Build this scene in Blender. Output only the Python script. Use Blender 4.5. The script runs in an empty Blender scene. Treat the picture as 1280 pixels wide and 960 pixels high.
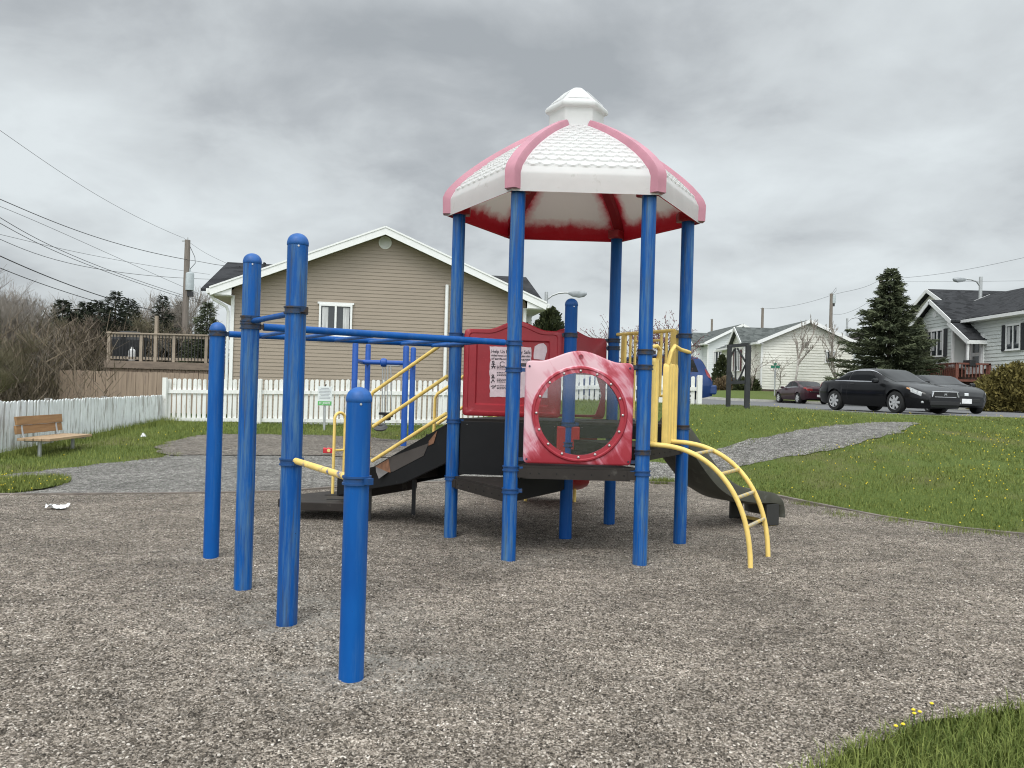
import bpy, bmesh, math, random
import numpy as np
from mathutils import Vector, Matrix, noise as mnoise
from mathutils.kdtree import KDTree
from mathutils.geometry import delaunay_2d_cdt, interpolate_bezier
random.seed(7); rng = np.random.default_rng(7)
R = math.radians; PI = math.pi
scene = bpy.context.scene
col = scene.collection

# ------------------------------------------------------------------ camera
F, PITCH, ROLL, EYE = 979.9, 0.0062, 0.0278, 1.5          # focal length in photo pixels (1280 wide)
CP, SP, CR, SR = math.cos(PITCH), math.sin(PITCH), math.cos(ROLL), math.sin(ROLL)
POSTS = [(-2.4765, 6.5642), (-1.8783, 5.5958), (-1.3366, 4.8035), (-.7691, 3.9573), (-.567, 7.74), (.0, 6.77), (1.146, 6.78), (1.70, 7.765), (1.12, 8.74)]
def pitrough(x, y):
    z = .018*(mnoise.noise((x*1.3, y*1.3, 3))+.6*mnoise.noise((x*4, y*4, 7)))+.0065*mnoise.noise((x*8.5, y*8.5, 4))
    for px_, py_ in POSTS[:8]:
        d = math.hypot(x-px_, y-py_)
        if d < 1.1: z += -.016*math.exp(-(d/.24)**2)+.012*math.exp(-((d-.5)/.2)**2)
    if .9 < y < 9 and -2.6 < x < 3: z += 0
    return z
def ray(px, py):
    X, Y = px - 640, py - 480
    a = X*CR + Y*SR; u = -(-X*SR + Y*CR)
    a /= F; u /= F
    return Vector((a, CP - SP*u, SP + CP*u))
def at(px, py, Y):
    d = ray(px, py); return Vector((0, 0, EYE)) + d*(Y/d.y)
def zat(px, py, Y): return at(px, py, Y).z
def onplane(px, py, p0, n):
    d = ray(px, py); o = Vector((0, 0, EYE)); return o + d*((Vector(p0)-o).dot(n)/d.dot(n))
def ssm(a, b, x):
    t = np.clip((np.asarray(x, float)-a)/(b-a), 0, 1); return t*t*(3-2*t)
# ------------------------------------------------------------------ terrain
def H(x, y):
    x = np.asarray(x, float); y = np.asarray(y, float)
    left = 0.45*np.clip((y-9.5)/10.5, 0, 1)
    yb = np.clip(12.4-1.4*np.clip(x-2.8, 0, None), 7.8, None)
    crest = 1.26-0.12*ssm(4.5, 9.5, x)
    t = np.clip((y-yb)/(17.2-yb), 0, 1)
    rise = crest*(0.75*t+0.25*t*t*(3-2*t))
    down = 1.05+(crest-1.05)*(1-ssm(17.5, 21, y))
    far = 1.05+0.85*ssm(51.5, 57.5, y)*ssm(8, 17, x)+0.3*ssm(20, 25, x)*ssm(32, 38, y)
    right = np.where(y < 17.2, rise, np.where(y < 21, down, far))
    w = ssm(-2.6, 1.6, x)
    return left*(1-w)+right*w
def Hf(x, y): return float(H(x, y))
def ground(px, py):
    d = ray(px, py); t = 2.0
    while t < 200:
        p = Vector((0, 0, EYE))+d*t
        if p.z <= Hf(p.x, p.y): break
        t += 0.02 if t < 30 else .1
    return (p.x, p.y)

# ------------------------------------------------------------------ materials
def nodes(name):
    m = bpy.data.materials.new(name); m.use_nodes = True
    nt = m.node_tree; nt.nodes.clear()
    out = nt.nodes.new('ShaderNodeOutputMaterial'); b = nt.nodes.new('ShaderNodeBsdfPrincipled')
    nt.links.new(b.outputs[0], out.inputs[0])
    return m, nt, b, out
def nd(nt, typ, **kw):
    n = nt.nodes.new(typ)
    for k, v in kw.items():
        if k.startswith('i_'):
            key = k[2:]; key = int(key) if key.isdigit() else key
            n.inputs[key].default_value = v
        else: setattr(n, k, v)
    return n
def c4(c): return (c[0], c[1], c[2], 1)
def ramp(nt, fac, stops):
    r = nt.nodes.new('ShaderNodeValToRGB'); e = r.color_ramp.elements
    while len(e) < len(stops): e.new(.5)
    for el, (p, c) in zip(e, stops): el.position = p; el.color = c4(c) if len(c) == 3 else c
    nt.links.new(fac, r.inputs[0]); return r.outputs[0]
def coords(nt, scale=(1, 1, 1), kind='Object'):
    t = nt.nodes.new('ShaderNodeTexCoord'); mp = nt.nodes.new('ShaderNodeMapping')
    mp.inputs['Scale'].default_value = scale
    nt.links.new(t.outputs[kind], mp.inputs[0]); return mp.outputs[0]
def noise(nt, vec, scale, detail=4, rough=.55, dist=0):
    n = nd(nt, 'ShaderNodeTexNoise'); n.inputs['Scale'].default_value = scale; n.inputs['Detail'].default_value = detail
    n.inputs['Roughness'].default_value = rough; n.inputs['Distortion'].default_value = dist
    nt.links.new(vec, n.inputs['Vector']); return n.outputs['Fac']
def mixc(nt, fac, a, b, mode='MIX'):
    m = nt.nodes.new('ShaderNodeMix'); m.data_type = 'RGBA'; m.blend_type = mode
    for s, v in ((0, fac), (6, a), (7, b)):
        if hasattr(v, 'is_linked'): nt.links.new(v, m.inputs[s])
        else: m.inputs[s].default_value = v if s == 0 else c4(v)
    return m.outputs[2]
def bump(nt, b, h, strength=.3, dist=.01):
    n = nt.nodes.new('ShaderNodeBump'); n.inputs['Strength'].default_value = strength; n.inputs['Distance'].default_value = dist
    nt.links.new(h, n.inputs['Height']); nt.links.new(n.outputs[0], b.inputs['Normal'])
def mk(name, c, rough=.6, metal=0, var=.12, vs=6., dirt=None, bs=None, spec=.5, stretch=(1, 1, 1)):
    """plain surface with slight mottling; dirt = (colour, scale, threshold, stretch)"""
    m, nt, b, o = nodes(name)
    v = coords(nt, stretch)
    f = noise(nt, v, vs)
    dk = tuple(x*(1-var) for x in c); lt = tuple(min(1, x*(1+var)) for x in c)
    cc = ramp(nt, f, [(.3, dk), (.7, lt)])
    if dirt:
        dv = coords(nt, dirt[3]); df = noise(nt, dv, dirt[1], 6, .65, .3)
        mask = ramp(nt, df, [(dirt[2], (0, 0, 0)), (min(1, dirt[2]+.12), (1, 1, 1))])
        cc = mixc(nt, mask, cc, dirt[0])
    nt.links.new(cc, b.inputs['Base Color'])
    b.inputs['Roughness'].default_value = rough; b.inputs['Metallic'].default_value = metal
    b.inputs['Specular IOR Level'].default_value = spec
    if bs: bump(nt, b, noise(nt, coords(nt, stretch), bs[0], 5), bs[1], bs[2] if len(bs) > 2 else .01)
    return m
M = {}
def blue_paint(name, amount):
    m, nt, b, o = nodes(name)
    inf = nt.nodes.new('ShaderNodeObjectInfo')
    t = nt.nodes.new('ShaderNodeTexCoord'); ad = nd(nt, 'ShaderNodeVectorMath', operation='ADD'); sc = nd(nt, 'ShaderNodeVectorMath', operation='SCALE'); sc.inputs[0].default_value = (17, 9, 5)
    nt.links.new(inf.outputs['Random'], sc.inputs['Scale']); nt.links.new(t.outputs['Object'], ad.inputs[0]); nt.links.new(sc.outputs[0], ad.inputs[1])
    def mp(s):
        q = nt.nodes.new('ShaderNodeMapping'); q.inputs['Scale'].default_value = s; nt.links.new(ad.outputs[0], q.inputs[0]); return q.outputs[0]
    base = ramp(nt, noise(nt, mp((5, 5, 1.2)), 1.5), [(.3, (.001, .064, .27)), (.7, (.0015, .092, .35))])
    chalk = ramp(nt, noise(nt, mp((14, 14, .9)), 1.6, 6, .7), [(.52-.07*amount, (0, 0, 0)), (.78-.08*amount, (amount,)*3)])
    cc = mixc(nt, chalk, base, (.10, .20, .30))
    rust = ramp(nt, noise(nt, mp((26, 26, 1.1)), 1.3, 7, .75), [(.60-.10*amount, (0, 0, 0)), (.73-.06*amount, (amount*.8,)*3)])
    cc = mixc(nt, rust, cc, (.055, .06, .05))
    spot = ramp(nt, noise(nt, mp((1, 1, 1)), 60, 3), [(.735, (0, 0, 0)), (.75, (.8,)*3)])
    cc = mixc(nt, spot, cc, (.02, .02, .025))
    nt.links.new(cc, b.inputs['Base Color']); b.inputs['Roughness'].default_value = .45; b.inputs['Specular IOR Level'].default_value = .25
    bump(nt, b, noise(nt, mp((1, 1, 1)), 90, 3), .08, .004)
    return m
M['blue'] = blue_paint('blue_paint', .28)
M['blue_worn'] = blue_paint('blue_paint_weathered', .9)
M['blue_clean'] = mk('blue_cap_plastic', (.006, .085, .31), .5, vs=20, var=.2)
M['blue_far'] = mk('blue_frame_paint', (.006, .07, .33), .5)
M['clamp'] = mk('clamp_metal', (.004, .052, .18), .5, dirt=((.05, .045, .04), 16, .60, (1, 1, 1)))
M['clamp_dark'] = mk('clamp_dark_metal', (.012, .035, .085), .5, metal=.1, dirt=((.045, .030, .024), 14, .46, (1, 1, 1)))
M['yellow'] = mk('yellow_paint', (.84, .60, .175), .5, dirt=((.50, .37, .14), 9, .66, (2, 2, .6)))
M['yellow_worn'] = mk('yellow_paint_chipped', (.84, .60, .175), .5, dirt=((.006, .07, .3), 11, .54, (1, 1, 1)))
M['rung'] = mk('worn_rung_metal', (.5, .47, .40), .4, metal=.5, dirt=((.78, .56, .16), 14, .43, (1, 1, 1)))
M['dark'] = mk('brown_black_coated_steel', (.030, .025, .022), .65, spec=.22, dirt=((.075, .068, .06), 8, .6, (1, 1, 1)), bs=(60, .1, .003))
M['black'] = mk('black_barrier_plastic', (.009, .009, .010), .55, spec=.25, dirt=((.05, .05, .05), 22, .66, (1, 3, .5)), bs=(40, .1, .003))
M['hole'] = mk('dark_hole', (.004, .004, .004), .9)
M['slide'] = mk('grey_green_slide_plastic', (.085, .085, .068), .5, spec=.3, dirt=((.13, .13, .115), 5, .55, (1, 1, 1)))
M['slide_under'] = mk('dark_slide_underside', (.03, .03, .028), .6)
M['red'] = mk('red_plastic', (.31, .016, .026), .42, var=.15, vs=3, dirt=((.38, .05, .06), 4, .62, (1, 1, 2)), bs=(120, .05, .002))
M['red_slide'] = mk('red_slide_plastic', (.45, .010, .016), .4)
M['pink'] = mk('sun_faded_pink_plastic', (.47, .205, .26), .5, var=.12, vs=5, bs=(150, .05, .002))
M['whiteplastic'] = mk('white_roof_plastic', (.80, .80, .795), .5, var=.04, vs=5, dirt=((.62, .61, .58), 5, .62, (1, 1, 1)), bs=(180, .05, .002))
def translucent(m, f):
    nt = m.node_tree; b = [n for n in nt.nodes if n.type == 'BSDF_PRINCIPLED'][0]; o = [n for n in nt.nodes if n.type == 'OUTPUT_MATERIAL'][0]
    t = nt.nodes.new('ShaderNodeBsdfTranslucent'); nt.links.new(b.inputs['Base Color'].links[0].from_socket, t.inputs[0]); mx = nt.nodes.new('ShaderNodeMixShader'); mx.inputs[0].default_value = f
    nt.links.new(b.outputs[0], mx.inputs[1]); nt.links.new(t.outputs[0], mx.inputs[2]); nt.links.new(mx.outputs[0], o.inputs[0])
translucent(M['whiteplastic'], .36)
def faded(name):
    m, nt, b, o = nodes(name)
    v = coords(nt, (1.0, 1, 1))
    w = nd(nt, 'ShaderNodeVectorRotate', rotation_type='Y_AXIS'); w.inputs['Angle'].default_value = .55; nt.links.new(v, w.inputs['Vector'])
    mp = nd(nt, 'ShaderNodeMapping'); mp.inputs['Scale'].default_value = (7.5, 3, 1.5); nt.links.new(w.outputs[0], mp.inputs[0])
    f = noise(nt, mp.outputs[0], 1.25, 8, .62, 1.1)
    f2 = noise(nt, v, 2.6, 3, .5, .6)
    ad = nd(nt, 'ShaderNodeMath', operation='ADD'); nt.links.new(f, ad.inputs[0]); nt.links.new(f2, ad.inputs[1])
    at_ = nd(nt, 'ShaderNodeAttribute', attribute_name='wear'); ad2 = nd(nt, 'ShaderNodeMath', operation='ADD'); nt.links.new(ad.outputs[0], ad2.inputs[0]); nt.links.new(at_.outputs['Fac'], ad2.inputs[1])
    cc = ramp(nt, ad2.outputs[0], [(.86, (.31, .02, .032)), (.98, (.42, .07, .10)), (1.0, (.60, .27, .33))])
    sub = nd(nt, 'ShaderNodeMath', operation='SUBTRACT'); nt.links.new(ad2.outputs[0], sub.inputs[0]); sub.inputs[1].default_value = .49
    cc = ramp(nt, sub.outputs[0], [(.30, (.32, .02, .034)), (.44, (.44, .08, .11)), (.52, (.56, .22, .27)), (.66, (.66, .42, .46))])
    nt.links.new(cc, b.inputs['Base Color']); b.inputs['Roughness'].default_value = .5
    bump(nt, b, noise(nt, coords(nt), 140, 3), .06, .002)
    return m
M['faded'] = faded('faded_red_pink_plastic')
def roof_inner():
    m, nt, b, o = nodes('roof_underside_plastic')
    a = nd(nt, 'ShaderNodeAttribute', attribute_name='edge')
    n = noise(nt, coords(nt, (3, 3, 3)), 2.2, 6, .65)
    ad = nd(nt, 'ShaderNodeMath', operation='MULTIPLY_ADD'); nt.links.new(n, ad.inputs[0]); ad.inputs[1].default_value = .5; nt.links.new(a.outputs['Fac'], ad.inputs[2])
    cc = ramp(nt, ad.outputs[0], [(.30, (.58, .018, .034)), (.46, (.58, .05, .07)), (.60, (.74, .48, .45)), (.78, (.85, .78, .72))])
    nt.links.new(cc, b.inputs['Base Color']); b.inputs['Roughness'].default_value = .5
    return m
M['roof_in'] = roof_inner(); translucent(M['roof_in'], .6)
def clear(name, tint, gloss=.06, haze=.10):
    m, nt, b, o = nodes(name); nt.nodes.remove(b)
    tr = nd(nt, 'ShaderNodeBsdfTransparent'); tr.inputs[0].default_value = c4(tint)
    gl = nd(nt, 'ShaderNodeBsdfGlossy'); gl.inputs['Roughness'].default_value = .08
    df = nd(nt, 'ShaderNodeBsdfDiffuse'); df.inputs[0].default_value = (.5, .5, .52, 1)
    scr = ramp(nt, noise(nt, coords(nt, (3, 1, 14)), 7, 6, .7), [(.45, (haze*.5,)*3), (.8, (haze*2.2,)*3)])
    m1 = nd(nt, 'ShaderNodeMixShader'); nt.links.new(scr, m1.inputs[0]); nt.links.new(tr.outputs[0], m1.inputs[1]); nt.links.new(df.outputs[0], m1.inputs[2])
    m2 = nd(nt, 'ShaderNodeMixShader'); m2.inputs[0].default_value = gloss; nt.links.new(m1.outputs[0], m2.inputs[1]); nt.links.new(gl.outputs[0], m2.inputs[2])
    nt.links.new(m2.outputs[0], o.inputs[0]); return m
M['bubble'] = clear('scratched_clear_plastic', (.86, .87, .88), .05, .028)
M['bolt'] = mk('steel_bolt', (.5, .48, .47), .35, metal=.9)
M['paper'] = mk('worn_sticker', (.62, .50, .53), .7, var=.1, vs=20, dirt=((.55, .35, .38), 12, .6, (1, 1, 1)))
M['ink'] = mk('dark_ink', (.03, .025, .035), .8)
M['whitepaint'] = mk('white_trim_paint', (.78, .78, .77), .5, var=.03)
M['fence'] = mk('white_fence_paint', (.74, .74, .71), .65, var=.06, vs=9, dirt=((.50, .49, .44), 6, .56, (2.2, 2.2, .5)), stretch=(1, 1, .1))
M['fence_old'] = mk('peeling_white_fence_paint', (.74, .765, .77), .75, var=.10, vs=3, dirt=((.36, .35, .33), 5, .50, (2.6, 2.6, .30)))
M['fence_post_old'] = mk('bare_grey_post', (.24, .22, .20), .8, dirt=((.12, .11, .10), 6, .5, (5, 5, .6)))
M['brownwood'] = mk('brown_stained_boards', (.30, .225, .17), .75, var=.18, vs=2.5, dirt=((.17, .12, .10), 5, .58, (4, 4, .4)), stretch=(3, 3, .3))
M['deckwood'] = mk('weathered_deck_boards', (.20, .155, .12), .75, var=.25, vs=3, stretch=(1, 3, 3))
M['deckrail'] = mk('deck_rail_boards', (.33, .27, .21), .75, var=.2, vs=3)
M['darkmetal'] = mk('black_metal', (.02, .02, .022), .5)
M['cover'] = mk('black_cover_fabric', (.015, .016, .018), .6)
M['benchwood'] = mk('bench_boards', (.29, .16, .07), .65, var=.22, vs=3, stretch=(.8, 6, 6), dirt=((.22, .14, .08), 5, .62, (1, 6, 6)))
M['benchseat'] = mk('pale_bench_boards', (.38, .26, .155), .7, var=.22, vs=3, stretch=(.8, 6, 6), dirt=((.28, .20, .13), 5, .60, (1, 6, 6)))
M['galv'] = mk('galvanised_steel', (.42, .43, .43), .45, metal=.5)
M['pole'] = mk('utility_pole_wood', (.20, .17, .145), .85, var=.25, vs=4, stretch=(6, 6, .5))
M['wire'] = mk('black_cable', (.03, .03, .033), .6)
M['tan'] = mk('tan_vinyl_siding', (.30, .245, .19), .55, var=.045, vs=1.2, bs=(30, .05, .003))
M['creamsiding'] = mk('off_white_vinyl_siding', (.76, .745, .68), .6, var=.04, vs=1)
M['greysiding'] = mk('pale_grey_green_vinyl_siding', (.60, .625, .60), .6, var=.04, vs=1)
M['whitesiding'] = mk('pale_grey_vinyl_siding', (.68, .70, .70), .6, var=.04, vs=1)
M['brick'] = mk('brown_brick_base', (.20, .14, .11), .8, var=.3, vs=8)
M['redwood'] = mk('red_stained_wood', (.17, .06, .042), .65, var=.2, vs=4)
M['shutter_black'] = mk('black_shutter', (.022, .024, .028), .6)
M['shutter_maroon'] = mk('maroon_shutter', (.09, .012, .02), .6)
M['curtain'] = mk('pale_curtain', (.5, .5, .5), .9, stretch=(20, 20, 1), var=.3, vs=2)
def shingle(name, a, b_):
    m, nt, b, o = nodes(name)
    v = coords(nt)
    g = nd(nt, 'ShaderNodeTexNoise'); g.inputs['Scale'].default_value = 40; nt.links.new(v, g.inputs['Vector'])
    mpv = coords(nt, (3.2, 3.2, 7)); vo = nd(nt, 'ShaderNodeTexVoronoi'); vo.inputs['Scale'].default_value = 1; nt.links.new(mpv, vo.inputs['Vector'])
    s = nd(nt, 'ShaderNodeSeparateColor'); nt.links.new(vo.outputs['Color'], s.inputs[0])
    ad = nd(nt, 'ShaderNodeMath', operation='MULTIPLY_ADD'); nt.links.new(g.outputs['Fac'], ad.inputs[0]); ad.inputs[1].default_value = .5; nt.links.new(s.outputs[0], ad.inputs[2])
    cc = ramp(nt, ad.outputs[0], [(.2, a), (1.0, b_)])
    nt.links.new(cc, b.inputs['Base Color']); b.inputs['Roughness'].default_value = .95; b.inputs['Specular IOR Level'].default_value = .2
    bump(nt, b, ad.outputs[0], .5, .02); return m
M['shingle'] = shingle('charcoal_shingles', (.013, .0135, .015), (.036, .037, .040))
M['shingle_grey'] = shingle('grey_shingles', (.055, .062, .060), (.115, .125, .12))
M['shingle_brown'] = shingle('brown_shingles', (.04, .034, .032), (.085, .075, .07))
def glassdark(name, c=(.02, .022, .025), rough=.05, sp=.5):
    m, nt, b, o = nodes(name)
    b.inputs['Base Color'].default_value = c4(c); b.inputs['Roughness'].default_value = rough; b.inputs['Specular IOR Level'].default_value = sp
    return m
M['pane'] = glassdark('window_glass', (.035, .04, .045))
M['carglass'] = glassdark('tinted_car_glass', (.004, .005, .006), sp=.22)
def carpaint(name, c, flake=.3):
    m, nt, b, o = nodes(name)
    cc = ramp(nt, noise(nt, coords(nt), 3, 5), [(.35, tuple(x*.92 for x in c)), (.7, tuple(x*1.12+.002 for x in c))])
    nt.links.new(cc, b.inputs['Base Color']); b.inputs['Roughness'].default_value = .4; b.inputs['Metallic'].default_value = 0; b.inputs['Specular IOR Level'].default_value = .15
    b.inputs['Coat Weight'].default_value = .6; b.inputs['Coat Roughness'].default_value = .015; b.inputs['Coat IOR'].default_value = 1.36
    return m
M['car_black'] = carpaint('black_car_paint', (.003, .0032, .0042))
M['car_grey'] = carpaint('dark_grey_car_paint', (.006, .0065, .008), .4)
M['car_maroon'] = carpaint('maroon_car_paint', (.036, .011, .017), .4)
M['car_blue'] = carpaint('blue_van_paint', (.012, .040, .14), .4)
M['tyre'] = mk('tyre_rubber', (.018, .018, .018), .85)
M['rim'] = mk('alloy_rim', (.62, .62, .62), .35, metal=.35)
M['chrome'] = mk('chrome_trim', (.72, .72, .74), .18, metal=1)
M['lamp_clear'] = mk('clear_headlamp', (.40, .41, .41), .12, var=.5, vs=14)
M['lamp_amber'] = mk('amber_lamp', (.55, .28, .12), .2)
M['lamp_red'] = mk('red_tail_lamp', (.24, .028, .028), .2)
M['plate'] = mk('white_number_plate', (.7, .7, .7), .5)
M['blacktrim'] = mk('black_trim_plastic', (.012, .012, .012), .6)
M['signwhite'] = mk('white_sign_sheet', (.66, .69, .68), .5, var=.03)
M['signgreen'] = mk('green_sign_sheet', (.10, .40, .10), .5)
M['signgrey'] = mk('grey_print', (.38, .40, .42), .6)
M['streetgreen'] = mk('street_sign_green', (.02, .18, .11), .5)
M['charcoalwood'] = mk('charcoal_stained_timber', (.022, .024, .026), .7, var=.3, vs=5, dirt=((.045, .043, .04), 5, .6, (4, 4, .5)))
M['bark'] = mk('grey_brown_bark', (.13, .105, .085), .9, var=.3, vs=8)
M['bark_pale'] = mk('pale_birch_bark', (.38, .35, .32), .85, var=.3, vs=6)
M['twig'] = mk('brown_twigs', (.19, .15, .115), .9, var=.3, vs=2)
M['twig_pale'] = mk('pale_grey_twigs', (.30, .265, .23), .9, var=.25, vs=2)
M['twig_olive'] = mk('olive_brown_twigs', (.20, .175, .11), .9, var=.35, vs=1.2)
M['twig_red'] = mk('reddish_twigs', (.12, .07, .06), .9)
M['bud'] = mk('dark_red_buds', (.16, .045, .06), .8)
def leafmat(name, a, b_, trans=.25):
    m, nt, b, o = nodes(name)
    inf = nd(nt, 'ShaderNodeAttribute', attribute_name='rnd')
    cc = ramp(nt, inf.outputs['Fac'], [(0, a), (1, b_)])
    nt.links.new(cc, b.inputs['Base Color']); b.inputs['Roughness'].default_value = .75; b.inputs['Specular IOR Level'].default_value = .25
    return m
M['spruce'] = leafmat('spruce_needles', (.030, .042, .024), (.125, .14, .075))
M['spruce_dark'] = leafmat('dark_conifer_needles', (.014, .020, .013), (.045, .052, .030))
M['cedar'] = leafmat('cedar_foliage', (.022, .032, .014), (.075, .085, .032))
M['hedge'] = leafmat('olive_shrub_foliage', (.055, .050, .014), (.19, .155, .045))
M['drybush'] = leafmat('dry_brown_foliage', (.10, .07, .04), (.21, .155, .09))
M['grassblade'] = leafmat('grass_blades', (.060, .092, .014), (.245, .275, .072))
M['flower'] = mk('yellow_petals', (.78, .58, .03), .7)
M['stem'] = mk('green_stem', (.07, .12, .03), .8)
M['litter_white'] = mk('white_paper', (.8, .8, .8), .7)
M['litter_red'] = mk('red_foil', (.5, .02, .03), .35)
M['litter_yellow'] = mk('yellow_print', (.75, .55, .2), .5)
M['concrete'] = mk('kerb_concrete', (.42, .41, .38), .85, var=.15, vs=4)
M['edging'] = mk('weathered_edging', (.16, .135, .115), .85, var=.35, vs=3, stretch=(2, 2, 8))
def gravel(name, stops, s1, s2, patch, bstr=.9):
    m, nt, b, o = nodes(name)
    v = coords(nt)
    wob = nd(nt, 'ShaderNodeTexNoise'); wob.inputs['Scale'].default_value = s1*.8; nt.links.new(v, wob.inputs['Vector'])
    mx = nd(nt, 'ShaderNodeVectorMath', operation='MULTIPLY_ADD'); nt.links.new(wob.outputs['Color'], mx.inputs[0]); mx.inputs[1].default_value = (.012, .012, .0); nt.links.new(v, mx.inputs[2])
    def vor(s, stretch):
        mp = nd(nt, 'ShaderNodeMapping'); mp.inputs['Scale'].default_value = stretch; nt.links.new(mx.outputs[0], mp.inputs[0])
        q = nd(nt, 'ShaderNodeTexVoronoi'); q.inputs['Scale'].default_value = s; nt.links.new(mp.outputs[0], q.inputs['Vector'])
        sp = nd(nt, 'ShaderNodeSeparateColor'); nt.links.new(q.outputs['Color'], sp.inputs[0]); return sp.outputs[0], q.outputs['Distance']
    r1, d1 = vor(s1, (1, 1, .3)); r2, d2 = vor(s2, (1.2, .8, .3))
    mm = nd(nt, 'ShaderNodeMath', operation='MULTIPLY_ADD'); nt.links.new(r2, mm.inputs[0]); mm.inputs[1].default_value = .5
    mh = nd(nt, 'ShaderNodeMath', operation='MULTIPLY'); nt.links.new(r1, mh.inputs[0]); mh.inputs[1].default_value = .5; nt.links.new(mh.outputs[0], mm.inputs[2])
    cc = ramp(nt, mm.outputs[0], stops)
    pt = ramp(nt, noise(nt, coords(nt, (1, 1.5, 1)), .9, 6, .62, .4), [(.36, (patch[0],)*3), (.66, (patch[1],)*3)])
    cc = mixc(nt, 1.0, cc, pt, 'MULTIPLY')
    clod = ramp(nt, noise(nt, coords(nt, (1, 1.6, 1)), 9, 5, .6), [(.32, (.58,)*3), (.68, (1.34,)*3)])
    cc = mixc(nt, 1.0, cc, clod, 'MULTIPLY')
    pa = nd(nt, 'ShaderNodeAttribute', attribute_name='pale'); cc = mixc(nt, pa.outputs['Fac'], cc, (.36, .345, .31))
    nt.links.new(cc, b.inputs['Base Color']); b.inputs['Roughness'].default_value = .95; b.inputs['Specular IOR Level'].default_value = .2
    hh = nd(nt, 'ShaderNodeMath', operation='MULTIPLY_ADD'); nt.links.new(noise(nt, v, 14, 5), hh.inputs[0]); hh.inputs[1].default_value = 2.0; nt.links.new(mm.outputs[0], hh.inputs[2])
    bump(nt, b, hh.outputs[0], bstr, .02)
    return m
M['gravel'] = gravel('brown_gravel', [(.14, (.043, .036, .029)), (.42, (.155, .131, .106)), (.60, (.25, .212, .175)), (.86, (.49, .435, .375))], 88, 150, (.82, 1.24))
M['gravel2'] = gravel('dark_brown_gravel', [(.12, (.065, .056, .047)), (.5, (.165, .143, .12)), (.85, (.36, .325, .285))], 50, 90, (.85, 1.12))
M['path'] = gravel('grey_path_gravel', [(.12, (.078, .073, .065)), (.5, (.175, .166, .152)), (.85, (.38, .365, .34))], 55, 90, (.85, 1.18))
M['asphalt'] = mk('street_asphalt', (.125, .125, .128), .9, var=.12, vs=1.5, bs=(80, .2, .005))
def grassground(name, a, b_, c_, big):
    m, nt, b, o = nodes(name)
    v = coords(nt)
    cc = ramp(nt, noise(nt, v, 22, 6, .7), [(.3, a), (.7, b_)])
    pm = ramp(nt, noise(nt, v, big, 5, .6), [(.52, (0, 0, 0)), (.70, (.75,)*3)])
    cc = mixc(nt, pm, cc, c_)
    nt.links.new(cc, b.inputs['Base Color']); b.inputs['Roughness'].default_value = .95; b.inputs['Specular IOR Level'].default_value = .15
    bump(nt, b, noise(nt, v, 30, 5), .8, .03); return m
M['lawn'] = grassground('lawn_ground', (.050, .075, .016), (.115, .150, .038), (.15, .125, .065), .55)
M['farlawn'] = grassground('far_lawn', (.07, .10, .026), (.12, .15, .045), (.12, .13, .055), .2)

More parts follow.
